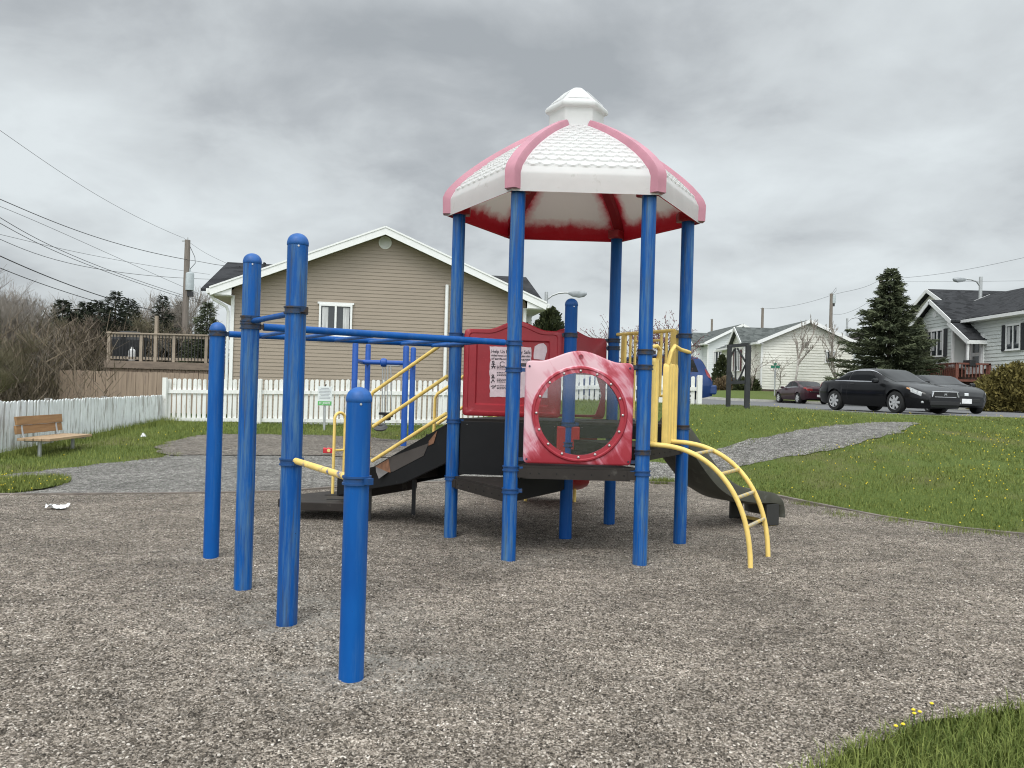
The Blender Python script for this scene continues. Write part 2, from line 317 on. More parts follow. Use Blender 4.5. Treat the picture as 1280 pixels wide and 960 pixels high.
# ------------------------------------------------------------------ mesh helpers
def wmat(o):
    m = Matrix.LocRotScale(o.location, o.rotation_euler, o.scale)
    return wmat(o.parent) @ m if o.parent else m
class MB:
    def __init__(s): s.v = []; s.f = []; s.m = []; s.attr = {}
    def add(s, vs, fs, mi=0):
        n = len(s.v); s.v.extend([tuple(p) for p in vs])
        s.f.extend([tuple(i+n for i in f) for f in fs]); s.m.extend([mi]*len(fs)); return n
    def box(s, c, sz, rot=None, mi=0):
        x, y, z = sz[0]/2, sz[1]/2, sz[2]/2
        p = [Vector(q) for q in ((-x, -y, -z), (x, -y, -z), (x, y, -z), (-x, y, -z), (-x, -y, z), (x, -y, z), (x, y, z), (-x, y, z))]
        if rot is not None: p = [rot @ q for q in p]
        c = Vector(c); s.add([c+q for q in p], [(0, 3, 2, 1), (4, 5, 6, 7), (0, 1, 5, 4), (1, 2, 6, 5), (2, 3, 7, 6), (3, 0, 4, 7)], mi)
    def beam(s, a, b, w, h, up=(0, 0, 1), mi=0):
        a, b = Vector(a), Vector(b); d = (b-a); L = d.length; d.normalize()
        up = Vector(up); sd = d.cross(up)
        if sd.length < 1e-4: sd = d.cross(Vector((0, 1, 0)))
        sd.normalize(); u = sd.cross(d)
        rot = Matrix((sd, d, u)).transposed()
        s.box((a+b)/2, (w, L, h), rot, mi)
    def tube(s, pts, r, n=10, caps=True, mi=0):
        pts = [Vector(p) for p in pts]; rs = r if isinstance(r, (list, tuple)) else [r]*len(pts)
        prev = None; rings = []
        for i, p in enumerate(pts):
            t = (pts[min(i+1, len(pts)-1)]-pts[max(i-1, 0)]).normalized()
            if prev is None:
                x = t.cross(Vector((0, 0, 1)) if abs(t.z) < .9 else Vector((0, 1, 0))).normalized()
            else:
                x = (prev-t*prev.dot(t)).normalized()
            prev = x; y = t.cross(x)
            rings.append([p+(x*math.cos(2*PI*k/n)+y*math.sin(2*PI*k/n))*rs[i] for k in range(n)])
        s.loops(rings, caps, caps, mi)
    def loops(s, ls, c0=True, c1=True, mi=0, closed=True):
        n = len(ls[0]); vs = [p for l in ls for p in l]; fs = []
        for i in range(len(ls)-1):
            for k in range(n if closed else n-1):
                a = i*n+k; b = i*n+(k+1) % n; fs.append((a, b, b+n, a+n))
        if c0: fs.append(tuple(reversed(range(n))))
        if c1: fs.append(tuple(range((len(ls)-1)*n, len(ls)*n)))
        s.add(vs, fs, mi)
    def lathe(s, prof, c=(0, 0, 0), n=24, rot=None, mi=0, cap=True):
        c = Vector(c); ls = []
        for r, z in prof:
            l = [Vector((r*math.cos(2*PI*k/n), r*math.sin(2*PI*k/n), z)) for k in range(n)]
            if rot is not None: l = [rot @ q for q in l]
            ls.append([c+q for q in l])
        s.loops(ls, cap, cap, mi)
    def prism(s, pts, off, mi=0):
        off = Vector(off); a = [Vector(p) for p in pts]; s.loops([a, [p+off for p in a]], True, True, mi)
    def build(s, name, mat, parent=None, smooth=None, bevel=0, bseg=2, local=False):
        me = bpy.data.meshes.new(name)
        vs = s.v
        if parent is not None and not local:
            inv = wmat(parent).inverted(); vs = [inv @ Vector(p) for p in vs]
        me.from_pydata([tuple(p) for p in vs], [], s.f)
        mats = mat if isinstance(mat, (list, tuple)) else [mat]
        for q in mats: me.materials.append(q)
        if len(mats) > 1: me.polygons.foreach_set('material_index', s.m)
        bm = bmesh.new(); bm.from_mesh(me)
        bmesh.ops.recalc_face_normals(bm, faces=bm.faces)
        if bevel:
            es = [e for e in bm.edges if len(e.link_faces) == 2 and e.calc_face_angle(0) > R(30)]
            bmesh.ops.bevel(bm, geom=es, offset=bevel, segments=bseg, profile=.5, affect='EDGES', clamp_overlap=True)
        bm.to_mesh(me); bm.free()
        if smooth is not None:
            me.polygons.foreach_set('use_smooth', [True]*len(me.polygons)); me.set_sharp_from_angle(angle=R(smooth))
        for k, arr in s.attr.items():
            a = me.attributes.new(k, 'FLOAT', 'POINT'); a.data.foreach_set('value', np.asarray(arr, np.float32))
        o = bpy.data.objects.new(name, me); col.objects.link(o)
        if parent is not None: o.parent = parent
        return o
def fastmesh(name, V, Fidx, nper, mat, parent=None, rnd=None):
    """numpy mesh: V (n,3), faces (m,nper)"""
    me = bpy.data.meshes.new(name); V = np.asarray(V, np.float32); Fi = np.asarray(Fidx, np.int32)
    if parent is not None:
        iv = np.array(wmat(parent).inverted(), dtype=float); V = V@iv[:3, :3].T+iv[:3, 3]
    me.vertices.add(len(V)); me.vertices.foreach_set('co', V.astype(np.float32).ravel())
    m = len(Fi); me.loops.add(m*nper); me.loops.foreach_set('vertex_index', Fi.ravel())
    me.polygons.add(m); me.polygons.foreach_set('loop_start', np.arange(m, dtype=np.int32)*nper)
    me.polygons.foreach_set('loop_total', np.full(m, nper, np.int32)) if False else None
    me.materials.append(mat); me.update(calc_edges=True); me.validate()
    if rnd is not None:
        a = me.attributes.new('rnd', 'FLOAT', 'POINT'); a.data.foreach_set('value', np.asarray(rnd, np.float32))
    o = bpy.data.objects.new(name, me); col.objects.link(o)
    if parent is not None: o.parent = parent
    return o
def tag(o, label=None, cat=None, group=None, kind=None):
    if label: o['label'] = label
    if cat: o['category'] = cat
    if group: o['group'] = group
    if kind: o['kind'] = kind
    return o
def empty(name, loc, rz=0, label=None, cat=None, group=None):
    o = bpy.data.objects.new(name, None); col.objects.link(o); o.location = loc; o.rotation_euler = (0, 0, rz); o.empty_display_size = .2
    return tag(o, label, cat, group)
def copy_tree(o, parent=None):
    c = o.copy(); col.objects.link(c)
    if parent is not None: c.parent = parent
    for ch in [q for q in bpy.data.objects if q.parent == o]: copy_tree(ch, c)
    return c
def text_obj(body, size, name, mat, origin, ux, uz, parent, depth=.001, maxw=None, bold=0.0):
    cu = bpy.data.curves.new('t', 'FONT'); cu.body = body; cu.size = size; cu.extrude = depth; cu.offset = bold
    o = bpy.data.objects.new('t', cu); col.objects.link(o)
    dg = bpy.context.evaluated_depsgraph_get(); dg.update()
    me = bpy.data.meshes.new_from_object(o.evaluated_get(dg)); bpy.data.objects.remove(o)
    ux = Vector(ux).normalized(); uz = Vector(uz).normalized(); n = ux.cross(uz)
    xs = [v.co.x for v in me.vertices]; k = 1.
    if maxw and xs and max(xs) > 0: k = maxw/max(xs)
    inv = wmat(parent).inverted()
    for v in me.vertices:
        c = v.co.copy(); v.co = inv @ (Vector(origin)+ux*c.x*k+uz*c.y+n*c.z)
    me.materials.clear(); me.materials.append(mat); me.name = name
    q = bpy.data.objects.new(name, me); col.objects.link(q); q.parent = parent
    return q

# ------------------------------------------------------------------ ground sheets
def resample(poly, step, closed=True):
    out = []; n = len(poly)
    for i in range(n if closed else n-1):
        a = np.array(poly[i]); b = np.array(poly[(i+1) % n]); k = max(1, int(np.hypot(*(b-a))/step))
        for j in range(k): out.append(tuple(a+(b-a)*j/k))
    if not closed: out.append(tuple(poly[-1]))
    return out
def chaikin(poly, it=2, closed=True):
    for _ in range(it):
        out = []; n = len(poly)
        if not closed: out.append(poly[0])
        for i in range(n if closed else n-1):
            a = np.array(poly[i]); b = np.array(poly[(i+1) % n]); out += [tuple(a*.75+b*.25), tuple(a*.25+b*.75)]
        if not closed: out.append(poly[-1])
        poly = out
    return poly
def inpoly(poly, X, Y):
    if np.size(X) > 4 and len(poly) > 160: poly = poly[::2]
    return inpoly_(poly, X, Y)
def inpoly_(poly, X, Y):
    X = np.asarray(X); Y = np.asarray(Y); r = np.zeros(X.shape, bool); n = len(poly)
    for i in range(n):
        x1, y1 = poly[i]; x2, y2 = poly[(i+1) % n]
        if y1 == y2: continue
        c = ((y1 > Y) != (y2 > Y)) & (X < (x2-x1)*(Y-y1)/(y2-y1)+x1); r ^= c
    return r
def sheet(name, poly, dz, step, mat, jitter=0, rough=0):
    b = resample(poly, min(step, .1) if jitter else step)
    if jitter:
        b = [(x+jitter*(mnoise.noise((x*2.1, y*2.1, 1))+.5*mnoise.noise((x*7, y*7, 2))), y+jitter*(mnoise.noise((x*2.1, y*2.1, 9))+.5*mnoise.noise((x*7, y*7, 5)))) for x, y in b]
    arr = np.array(b); x0, y0 = arr.min(0); x1, y1 = arr.max(0)
    gx, gy = np.meshgrid(np.arange(x0, x1, step), np.arange(y0, y1, step)); gx = gx.ravel(); gy = gy.ravel()
    k = inpoly(b, gx, gy); gx, gy = gx[k], gy[k]
    kd = KDTree(len(arr))
    for i, q in enumerate(arr): kd.insert((q[0], q[1], 0), i)
    kd.balance(); d = np.array([kd.find((x, y, 0))[2] for x, y in zip(gx, gy)])
    k = d > step*.45; gx, gy = gx[k], gy[k]
    pts = [Vector(p) for p in b]+[Vector((x, y)) for x, y in zip(gx, gy)]
    nb = len(b)
    vs, es, fs, *_ = delaunay_2d_cdt(pts, [(i, (i+1) % nb) for i in range(nb)], [], 1, 1e-5)
    P = np.array([(v.x, v.y) for v in vs]); z = H(P[:, 0], P[:, 1])+dz
    if rough: z = z+(np.array([pitrough(x, y) for x, y in P]) if name == 'gravel_pit' else np.array([rough*(mnoise.noise((x*1.3, y*1.3, 3))+.6*mnoise.noise((x*4, y*4, 7))) for x, y in P]))
    me = bpy.data.meshes.new(name); me.from_pydata([(p[0], p[1], q) for p, q in zip(P, z)], [], [tuple(f) for f in fs])
    bm = bmesh.new(); bm.from_mesh(me); bmesh.ops.recalc_face_normals(bm, faces=bm.faces)
    for f in bm.faces:
        if f.normal.z < 0: f.normal_flip()
        f.smooth = True
    bm.to_mesh(me); bm.free(); me.materials.append(mat)
    o = bpy.data.objects.new(name, me); col.objects.link(o); o['kind'] = 'structure'; return o, b
# big ground to the horizon
ax = np.concatenate([[-900, -500, -250, -120, -70, -45], np.arange(-32, 46, .5), [50, 60, 80, 120, 250, 500, 900]])
ay = np.concatenate([[-300, -60, -20, -5], np.arange(0, 64, .5), [70, 80, 100, 140, 250, 500, 900]])
GX, GY = np.meshgrid(ax, ay); GZ = H(GX, GY)-.05
nx = len(ax); idx = np.arange((len(ay)-1)*nx).reshape(-1, nx)[:, :-1].ravel()
g = fastmesh('ground', np.stack([GX.ravel(), GY.ravel(), GZ.ravel()], 1), np.stack([idx, idx+1, idx+nx+1, idx+nx], 1), 4, M['farlawn']); g['kind'] = 'structure'
g.data.polygons.foreach_set('use_smooth', [True]*len(g.data.polygons))

pit_back = [ground(*p) for p in ((-160, 628), (0, 622), (200, 621), (350, 618), (470, 609), (600, 605), (742, 603), (850, 607))]
pit_right = [ground(*p) for p in ((930, 614), (1000, 629), (1100, 649), (1200, 664), (1280, 673))]
pit = pit_back+pit_right+[(6.6, 7.2), (6.6, 6.0), (5.4, 5.0), (3.6, 4.25)]+[ground(1280, 893), ground(1200, 908), ground(1130, 925), ground(1050, 950)]+[(.9, 2.75), (.2, 2.2), (-2, 1.4), (-7, 1.4), (-8.5, 5)]
pit = chaikin(pit, 2)
lawn_poly = [(-9.6, -1), (9, -1), (15, 6), (26, 14), (26, 21.1), (6, 21.1), (5.2, 20.3), (-9.6, 20.6)]
sheet('lawn', lawn_poly, 0, .3, M['lawn'], rough=.015)
path_px = [(-150, 640), (-60, 604), (0, 596), (45, 590), (103, 584), (137, 579), (199, 574), (212, 568), (300, 569), (420, 570), (560, 572), (690, 572), (760, 575), (820, 580), (897, 563), (953, 548), (1007, 537), (1071, 530.5), (1120, 527), (1155, 529), (1115, 546), (1071, 557), (1014, 566), (982, 574), (924, 584), (890, 596), (860, 606)]
path_poly = chaikin([ground(*p) for p in path_px]+[(2.2, 11.8), (.5, 12.2), (-1.5, 11.0), (-3.1, 10.0), (-6.2, 9.2)], 1)
sheet('gravel_path', path_poly, .012, .25, M['path'], jitter=.16)
pit2_poly = chaikin([ground(*p) for p in ((206, 571), (190, 562), (216, 552), (258, 543.5), (330, 544), (440, 546), (560, 547), (640, 548), (700, 552), (700, 573), (560, 573), (420, 571), (300, 570))], 1)
sheet('swing_gravel', pit2_poly, .024, .25, M['gravel2'], jitter=.16)
o_pit, pit_b = sheet('gravel_pit', pit, .036, .075, M['gravel'], jitter=.06, rough=.018)
pal = []
for v in o_pit.data.vertices:
    x, y = v.co.x, v.co.y; k = 0
    for (px_, py_), a_ in zip(POSTS, (.35, .5, 1, 1, .2, .5, .4, .2, .1)):
        d2 = ((x-px_-.12)/.62)**2+((y-py_-.12)/.42)**2; k = max(k, a_*math.exp(-d2))
    n_ = .5+.9*mnoise.noise((x*3.5, y*5, 2))+.6*mnoise.noise((x*10, y*12, 8)); pal.append(max(0, min(.42, k*.62*n_)))
o_pit.data.attributes.new('pale', 'FLOAT', 'POINT').data.foreach_set('value', pal)
island = chaikin([ground(*p) for p in ((-60, 606), (0, 600), (50, 598), (82, 598), (93, 604), (60, 613), (0, 621), (-70, 626))], 2)
sheet('grass_patch', island, .034, .15, M['lawn'], jitter=.08)
sprig = chaikin([ground(*p) for p in ((806, 604), (830, 601), (846, 604), (842, 608), (815, 608))], 2)
# street
road = [(4.5, 21.2), (60, 21.2), (60, 32.5), (22.5, 33), (20.6, 37), (20.6, 42), (25, 45.3), (60, 45.5), (60, 51.4), (22, 51.4), (14.5, 52.4), (2, 60), (-14, 66), (-14, 56), (0, 50), (4.5, 42)]
sheet('street', road, .03, 1.0, M['asphalt'])
def strip(name, line, w, h, mat, step=.6, dz=0, **kw):
    pts = resample(line, step, False); mb = MB(); ls = []
    for i, p in enumerate(pts):
        a = np.array(pts[max(0, i-1)]); b = np.array(pts[min(len(pts)-1, i+1)]); t = (b-a)/np.hypot(*(b-a)); nn = np.array((-t[1], t[0]))*w/2
        zz = Hf(*p)+dz; q = np.array(p)
        ls.append([Vector((*(q-nn), zz-.1)), Vector((*(q-nn), zz+h)), Vector((*(q+nn), zz+h)), Vector((*(q+nn), zz-.1))])
    mb.loops(ls); return mb.build(name, mat, bevel=0, **kw)
for ln in ([(60, 33.1), (22.6, 33.6), (21.1, 37.2), (21.1, 41.8), (25, 44.9), (60, 45)], [(60, 51.7), (22, 51.7), (14.6, 52.7), (2, 60.4), (-14, 66.4)]):
    strip('kerb', ln, .35, .13, M['concrete'], dz=.03)['kind'] = 'structure'
tag(strip('timber_edging', [p for p in pit_back], .07, .050, M['edging'], .25), 'low weathered timber edging along the back of the brown gravel pit', 'edging')
tag(strip('timber_edging', pit_right+[(6.6, 7.2)], .07, .05, M['edging'], .25), 'thin edging strip between the brown gravel and the dandelion lawn', 'edging')

# ------------------------------------------------------------------ chips and grass
def scatter(n, poly, box, fall=None):
    x0, y0, x1, y1 = box; out = np.zeros((0, 2))
    while len(out) < n:
        p = rng.random((n*2, 2))*[x1-x0, y1-y0]+[x0, y0]
        k = inpoly(poly, p[:, 0], p[:, 1])
        # keep what the camera (and a step to the side) can see
        k &= np.abs(p[:, 0]) < p[:, 1]*.70+1.2
        if fall is not None: k &= rng.random(len(p)) < fall(p)
        if k.sum() == 0: continue
        out = np.concatenate([out, p[k]])
    return out[:n]
def chips(n, box, size, zoff, poly, fall=None):
    p = scatter(n, poly, box, fall); n = len(p)
    base = np.array([(-1, -.6, -.35), (.9, -.7, -.3), (1.0, .55, -.35), (-.8, .7, -.3), (-.55, -.35, .5), (.6, -.4, .42), (.5, .4, .5), (-.5, .35, .38)])
    faces = np.array([(4, 5, 6, 7), (0, 1, 5, 4), (1, 2, 6, 5), (2, 3, 7, 6), (3, 0, 4, 7)])
    s = size*(rng.random(n)**2*1.1+.45); a = rng.random(n)*2*PI
    V = base[None]*(1+.25*(rng.random((n, 8, 3))-.5)); V = V*np.stack([s, s*(.6+.4*rng.random(n)), s*(.5+.4*rng.random(n))], 1)[:, None, :]
    tlt = (rng.random(n)-.5)*1.2; ct, st = np.cos(tlt)[:, None], np.sin(tlt)[:, None]
    V = np.stack([V[..., 0]*ct-V[..., 2]*st, V[..., 1], V[..., 0]*st+V[..., 2]*ct], -1)
    ca, sa = np.cos(a)[:, None], np.sin(a)[:, None]
    V = np.stack([V[..., 0]*ca-V[..., 1]*sa, V[..., 0]*sa+V[..., 1]*ca, V[..., 2]], -1)
    zz = H(p[:, 0], p[:, 1])+zoff+np.array([pitrough(x, y) for x, y in p])
    V += np.stack([p[:, 0], p[:, 1], zz+s*.12], 1)[:, None, :]
    Fi = (faces[None]+(np.arange(n)*8)[:, None, None]).reshape(-1, 4)
    rr = np.repeat(rng.random(n), 8)
    return V.reshape(-1, 3), Fi, rr
def chipmat():
    m, nt, b, o = nodes('gravel_chips')
    a = nd(nt, 'ShaderNodeAttribute', attribute_name='rnd')
    cc = ramp(nt, a.outputs['Fac'], [(0, (.024, .020, .016)), (.35, (.115, .097, .078)), (.7, (.245, .208, .170)), (.93, (.40, .35, .30)), (1, (.62, .57, .51))])
    pt = ramp(nt, noise(nt, coords(nt, (1, 1.5, 1)), .9, 6, .62, .4), [(.36, (.82,)*3), (.66, (1.24,)*3)])
    cc = mixc(nt, 1.0, cc, pt, 'MULTIPLY')
    nt.links.new(cc, b.inputs['Base Color']); b.inputs['Roughness'].default_value = .9; b.inputs['Specular IOR Level'].default_value = .25; return m
M['chips'] = chipmat()
fall = lambda p: np.clip((3.2/np.maximum(p[:, 1], 2.4))**1.6, .05, 1)
V, Fi, rr = chips(270000, (-8, 2.2, 7, 10.5), .0060, .036, pit_b, fall)
o = fastmesh('gravel_chips', V, Fi, 4, M['chips'], rnd=rr); tag(o, 'loose brown and grey gravel chips covering the play area', 'gravel', kind='stuff')

def blades(pts, h, w, lean=.5, seg=1, zoff=0., patch=None):
    n = len(pts); a = rng.random(n)*2*PI; hh = h*(.5+.9*rng.random(n)); ww = w*(.7+.6*rng.random(n))
    z = H(pts[:, 0], pts[:, 1])+zoff
    d = np.stack([np.cos(a), np.sin(a)], 1); s = np.stack([-d[:, 1], d[:, 0]], 1)
    ln = (rng.random(n)**.7)*lean*hh
    B = np.stack([pts[:, 0], pts[:, 1], z-.01], 1)
    S = np.concatenate([s*ww[:, None]/2, np.zeros((n, 1))], 1)
    D3 = np.concatenate([d, np.zeros((n, 1))], 1)
    tip = B+D3*ln[:, None]+np.array([0, 0, 1])*hh[:, None]*np.sqrt(np.maximum(.15, 1-(ln/hh/1.3)**2))[:, None]
    if seg == 1:
        V = np.stack([B-S, B+S, tip], 1).reshape(-1, 3); Fi = np.arange(n*3).reshape(-1, 3); k = 3
    else:
        mid = B+D3*(ln*.3)[:, None]+np.array([0, 0, 1])*(hh*.6)[:, None]
        V = np.stack([B-S, B+S, mid-S*.75, mid+S*.75, tip], 1).reshape(-1, 3); i = np.arange(n)*5
        Fi = np.concatenate([np.stack([i, i+1, i+3], 1), np.stack([i, i+3, i+2], 1), np.stack([i+2, i+3, i+4], 1)]); k = 5
    pn = np.array([mnoise.noise((x*.8, y*.8, 5)) for x, y in pts])*.28
    r = np.clip(rng.random(n)*.75+.12+pn, 0, 1)
    return V, Fi, np.repeat(r, k)
def outside(p, polys):
    k = np.ones(len(p), bool)
    for q in polys: k &= ~inpoly(q, p[:, 0], p[:, 1])
    return p[k]
worn = lambda p: np.array([1. if mnoise.noise((x*.55, y*.55, 2))+.4*mnoise.noise((x*2, y*2, 4)) > -.28 else .25 for x, y in p])
right_lawn = [(1.2, 12.6), (3.2, 11.6), (4.0, 10.6), (6.2, 7.8), (9, 7), (15, 17), (16, 21), (5, 21), (5, 20.2), (-1, 19.8), (-1, 18)]
pr = outside(scatter(170000, right_lawn, (-1, 7, 16, 21), lambda p: worn(p)*np.clip(12/p[:, 1], .4, 1)), [pit_b, path_poly, pit2_poly])
V, Fi, rr = blades(pr, .048, .0085, .8)
tag(fastmesh('lawn_grass', V, Fi, 3, M['grassblade'], rnd=rr), 'mown green grass on the bank rising to the street', 'grass', kind='stuff')
left_lawn = [(-8.2, 9), (-5, 9), (-4.5, 14), (-3.5, 17), (3, 17.2), (3, 19.9), (-8.9, 19.9)]
pl = outside(scatter(60000, left_lawn, (-9, 9, 3, 20)), [pit_b, path_poly, pit2_poly])
isl = scatter(7000, island, (-8.5, 8.5, -4, 12))
nearf = np.abs(pl[:, 0]-(-8.86+(20-pl[:, 1])*.036)) < .5
tall = blades(pl[nearf], .15, .009, .5); low = blades(pl[~nearf], .07, .009, .7); isb = blades(isl, .07, .009, .7, zoff=.03)
V = np.concatenate([tall[0], low[0], isb[0]]); nf = len(V)//3
tag(fastmesh('fence_grass', V, np.arange(nf*3).reshape(-1, 3), 3, M['grassblade'], rnd=np.concatenate([tall[2], low[2], isb[2]])), 'green grass strip along the white fences and around the bench', 'grass', kind='stuff')
near_poly = [(.2, 2.1), (.9, 2.75)]+[ground(1050, 950), ground(1130, 925), ground(1200, 908), ground(1280, 893)]+[(3.8, 4.35), (4.5, 3.2), (3, 2.1)]
near_c = chaikin(near_poly, 2)
pn_ = scatter(26000, near_c, (.2, 2.1, 4.5, 4.4))
edge = scatter(1500, [(x-.06, y+.05) for x, y in near_c], (.2, 2.1, 4.5, 4.5))
V, Fi, rr = blades(np.concatenate([pn_, edge]), .075, .0048, .95, seg=2, zoff=.03)
tag(fastmesh('near_grass', V, Fi, 3, M['grassblade'], rnd=np.clip(rr*.9+.05, 0, 1)), 'longer green grass at the near edge of the gravel', 'grass', kind='stuff')
sp = np.concatenate([scatter(900, sprig, (0, 9, 6, 14))]+[np.random.default_rng(i).normal(ground(*q), .12, (260, 2)) for i, q in enumerate([(958, 657-40), (1010, 634), (1055, 648), (1120, 655), (1190, 668), (1240, 671)])])
V, Fi, rr = blades(sp, .07, .007, .8, zoff=.03)
tag(fastmesh('edge_grass', V, Fi, 3, M['grassblade'], rnd=rr), 'small grass tufts growing through the gravel edge', 'grass', kind='stuff')
def fringe(polys, n, h):
    out = []
    lawnish = lambda t: np.logical_not(inpoly(pit_b, t[:, 0], t[:, 1]) | inpoly(path_poly, t[:, 0], t[:, 1]) | inpoly(pit2_poly, t[:, 0], t[:, 1]))
    for q in polys:
        b = np.array(resample(q, .06)); b = b[rng.integers(0, len(b), n)]+rng.normal(0, .09, (n, 2)); ok = np.zeros(n, bool)
        for a in range(0, 360, 45): ok |= lawnish(b+.3*np.array([math.cos(R(a)), math.sin(R(a))]))
        out += list(b[ok & ~inpoly(pit_b, b[:, 0], b[:, 1])])
    return np.array(out)
fr_ = fringe([path_poly, pit2_poly], 2600, .06); V, Fi, rr = blades(fr_, .055, .008, .8, zoff=.02)
tag(fastmesh('verge_grass', V, Fi, 3, M['grassblade'], rnd=rr), 'thin grass creeping over the edges of the grey gravel path', 'grass', kind='stuff')
# dandelions
fp = outside(scatter(520, right_lawn, (-1, 7, 16, 21), lambda p: np.clip((p[:, 0]-2)/5, .1, 1)*np.where(p[:, 1] > 15.5, .12, 1)), [pit_b, path_poly])
fl = outside(scatter(60, left_lawn, (-9, 9, 3, 20)), [pit_b, path_poly, pit2_poly]); fp = np.concatenate([fp, fl, isl[:40]])
mb = MB()
for x, y in fp:
    r = random.uniform(.005, .0105); z = Hf(x, y)+random.uniform(.05, .09)
    mb.lathe([(r*.4, -.006), (r, 0), (r*.75, .007), (r*.2, .010)], (x, y, z), 6)
tag(mb.build('dandelions', M['flower']), 'tiny yellow dandelions dotted over the lawn', 'flowers', kind='stuff')
for i, q in enumerate([(1141, 917), (1142, 921), (1149, 919), (1119, 938), (1128, 937), (1164, 908)]):
    x, y = ground(*q); z = Hf(x, y)+.10
    t = empty('dandelion', (x, y, Hf(x, y)), 0, 'yellow dandelion flower in the near grass at the gravel edge', 'flower', 'dandelions in the near grass')
    m_ = MB(); m_.tube([(x, y, z-.12), (x+.004, y, z-.05), (x, y, z)], .0016, 5); m_.build('stem', M['stem'], t)
    m_ = MB(); m_.lathe([(.003, -.003), (.008, 0), (.0095, .003), (.006, .006), (.002, .008)], (x, y, z), 10); m_.build('petals', M['flower'], t)

# ------------------------------------------------------------------ play structure
CX, CY, HR, HROT = .5666, 7.7528, 1.1342, .0106
ANG = dict(R=0, BR=60, BL=120, L=180, FL=240, FR=300)
def hv(k, r=HR):
    if k == 'C': return Vector((CX, CY, 0))
    a = R(ANG[k])+HROT; return Vector((CX+r*math.cos(a), CY+r*math.sin(a), 0))
PS = empty('play_structure', (CX, CY, 0), 0, 'blue, red and yellow play structure with faded pink and white dome roof', 'playground')
PR = .0625
ZG = -.05
def clampring(p, z, post, mat='clamp', a=0, r=PR):
    mb = MB(); c = Vector((p[0], p[1], z))
    mb.lathe([(r+.001, -.022), (r+.011, -.022), (r+.011, -.012), (r+.005, -.010), (r+.005, .010), (r+.011, .012), (r+.011, .022), (r+.001, .022)], c, 24)
    d = Vector((math.cos(a), math.sin(a), 0)); rot = Matrix.Rotation(a, 3, 'Z')
    mb.box(c+d*(r+.022), (.036, .034, .032), rot); mb.lathe([(.008, -.012), (.008, .012)], c+d*(r+.030), 8, Matrix.Rotation(a, 3, 'Z') @ Matrix.Rotation(PI/2, 3, 'X'))
    return mb.build('clamp', M[mat], post, smooth=35)
def post(p, ztop, cap, mat, clamps):
    mb = MB(); mb.lathe([(PR, ZG), (PR, ztop-(PR*.9 if cap else 0))], (p[0], p[1], 0), 28)
    o = mb.build('post', M[mat], PS, smooth=35)
    if cap:
        c = MB(); zz = ztop-PR*.9
        c.lathe([(PR+.0015, zz-.018), (PR+.003, zz-.016), (PR+.003, zz)]+[((PR+.002)*math.cos(t), zz+.92*PR*math.sin(t)) for t in np.linspace(.1, 1.5, 8)], (p[0], p[1], 0), 28); c.build('cap', M['blue_clean'], o, smooth=40)
        bt = MB(); q = Vector((p[0], p[1], zz-.028)); d = Vector((.35, -.93, 0)); bt.lathe([(.006, -.004), (.006, .004)], q+d*PR, 8, Matrix.Rotation(PI/2, 3, 'X')); bt.build('rivet', M['bolt'], o)
    for z, mt, a in clamps: clampring(p, z, o, mt, a)
    return o
ZRAIL = 1.895
bar_a = math.atan2(hv('L').y-6.564, hv('L').x+2.4765)
post(hv('L'), 3.25, False, 'blue_worn', [(zat(573, 419, 7.74), 'clamp', .2), (zat(573, 431, 7.74), 'clamp_dark', .4), (zat(567, 526, 7.74), 'clamp', .3), (zat(565, 597, 7.74), 'clamp', -.6)])
post(hv('FL'), 3.25, False, 'blue_worn', [(ZRAIL, 'clamp', bar_a+PI), (zat(641, 462, 6.77), 'clamp', .05), (zat(638, 585, 6.77), 'clamp', .1), (zat(637, 613, 6.77), 'clamp', .2)])
post(hv('FR'), 3.25, False, 'blue_worn', [(zat(804, 440, 6.78), 'clamp_dark', .5), (zat(803, 459, 6.78), 'clamp_dark', PI), (zat(800, 565, 6.78), 'clamp_dark', .8), (zat(799, 591, 6.78), 'clamp', PI)])
post(hv('R'), 3.25, False, 'blue_worn', [(zat(857, 420, 7.76), 'clamp_dark', 2.2), (zat(853, 534, 7.76), 'clamp_dark', 2)])
post(hv('BR'), 3.25, False, 'blue', [(zat(769, 426, 8.74), 'clamp_dark', PI), (zat(769, 432, 8.74)-.03, 'clamp_dark', PI)])
post(hv('BL'), 3.25, False, 'blue', [(1.2, 'clamp', 0)])
post(hv('C'), zat(712, 373, 7.75), True, 'blue', [(zat(711, 419, 7.75), 'clamp_dark', PI), (zat(709, 530, 7.75), 'clamp', 0), (zat(708, 555, 7.75), 'clamp', 0)])
P1, P2, P3, P4 = (Vector(q) for q in ((-2.4765, 6.5642, 0), (-1.8783, 5.5958, 0), (-1.3366, 4.8035, 0), (-.7691, 3.9573, 0)))
rowa = math.atan2((P4-P1).y, (P4-P1).x)
ZCH, ZTURN = 1.93, zat(449, 600, 3.957)
post(P1, 1.988, True, 'blue', [(ZRAIL+.0, 'clamp_dark', bar_a)])
post(P2, 2.415, True, 'blue_worn', [(ZRAIL, 'clamp_dark', bar_a), (ZCH+.015, 'clamp_dark', rowa)])
post(P3, 2.416, True, 'blue_worn', [(zat(372, 388, 4.8), 'clamp_dark', rowa+.3), (zat(366, 577, 4.8), 'clamp', rowa)])
post(P4, 1.487, True, 'blue', [(ZTURN, 'clamp', rowa+.35)])
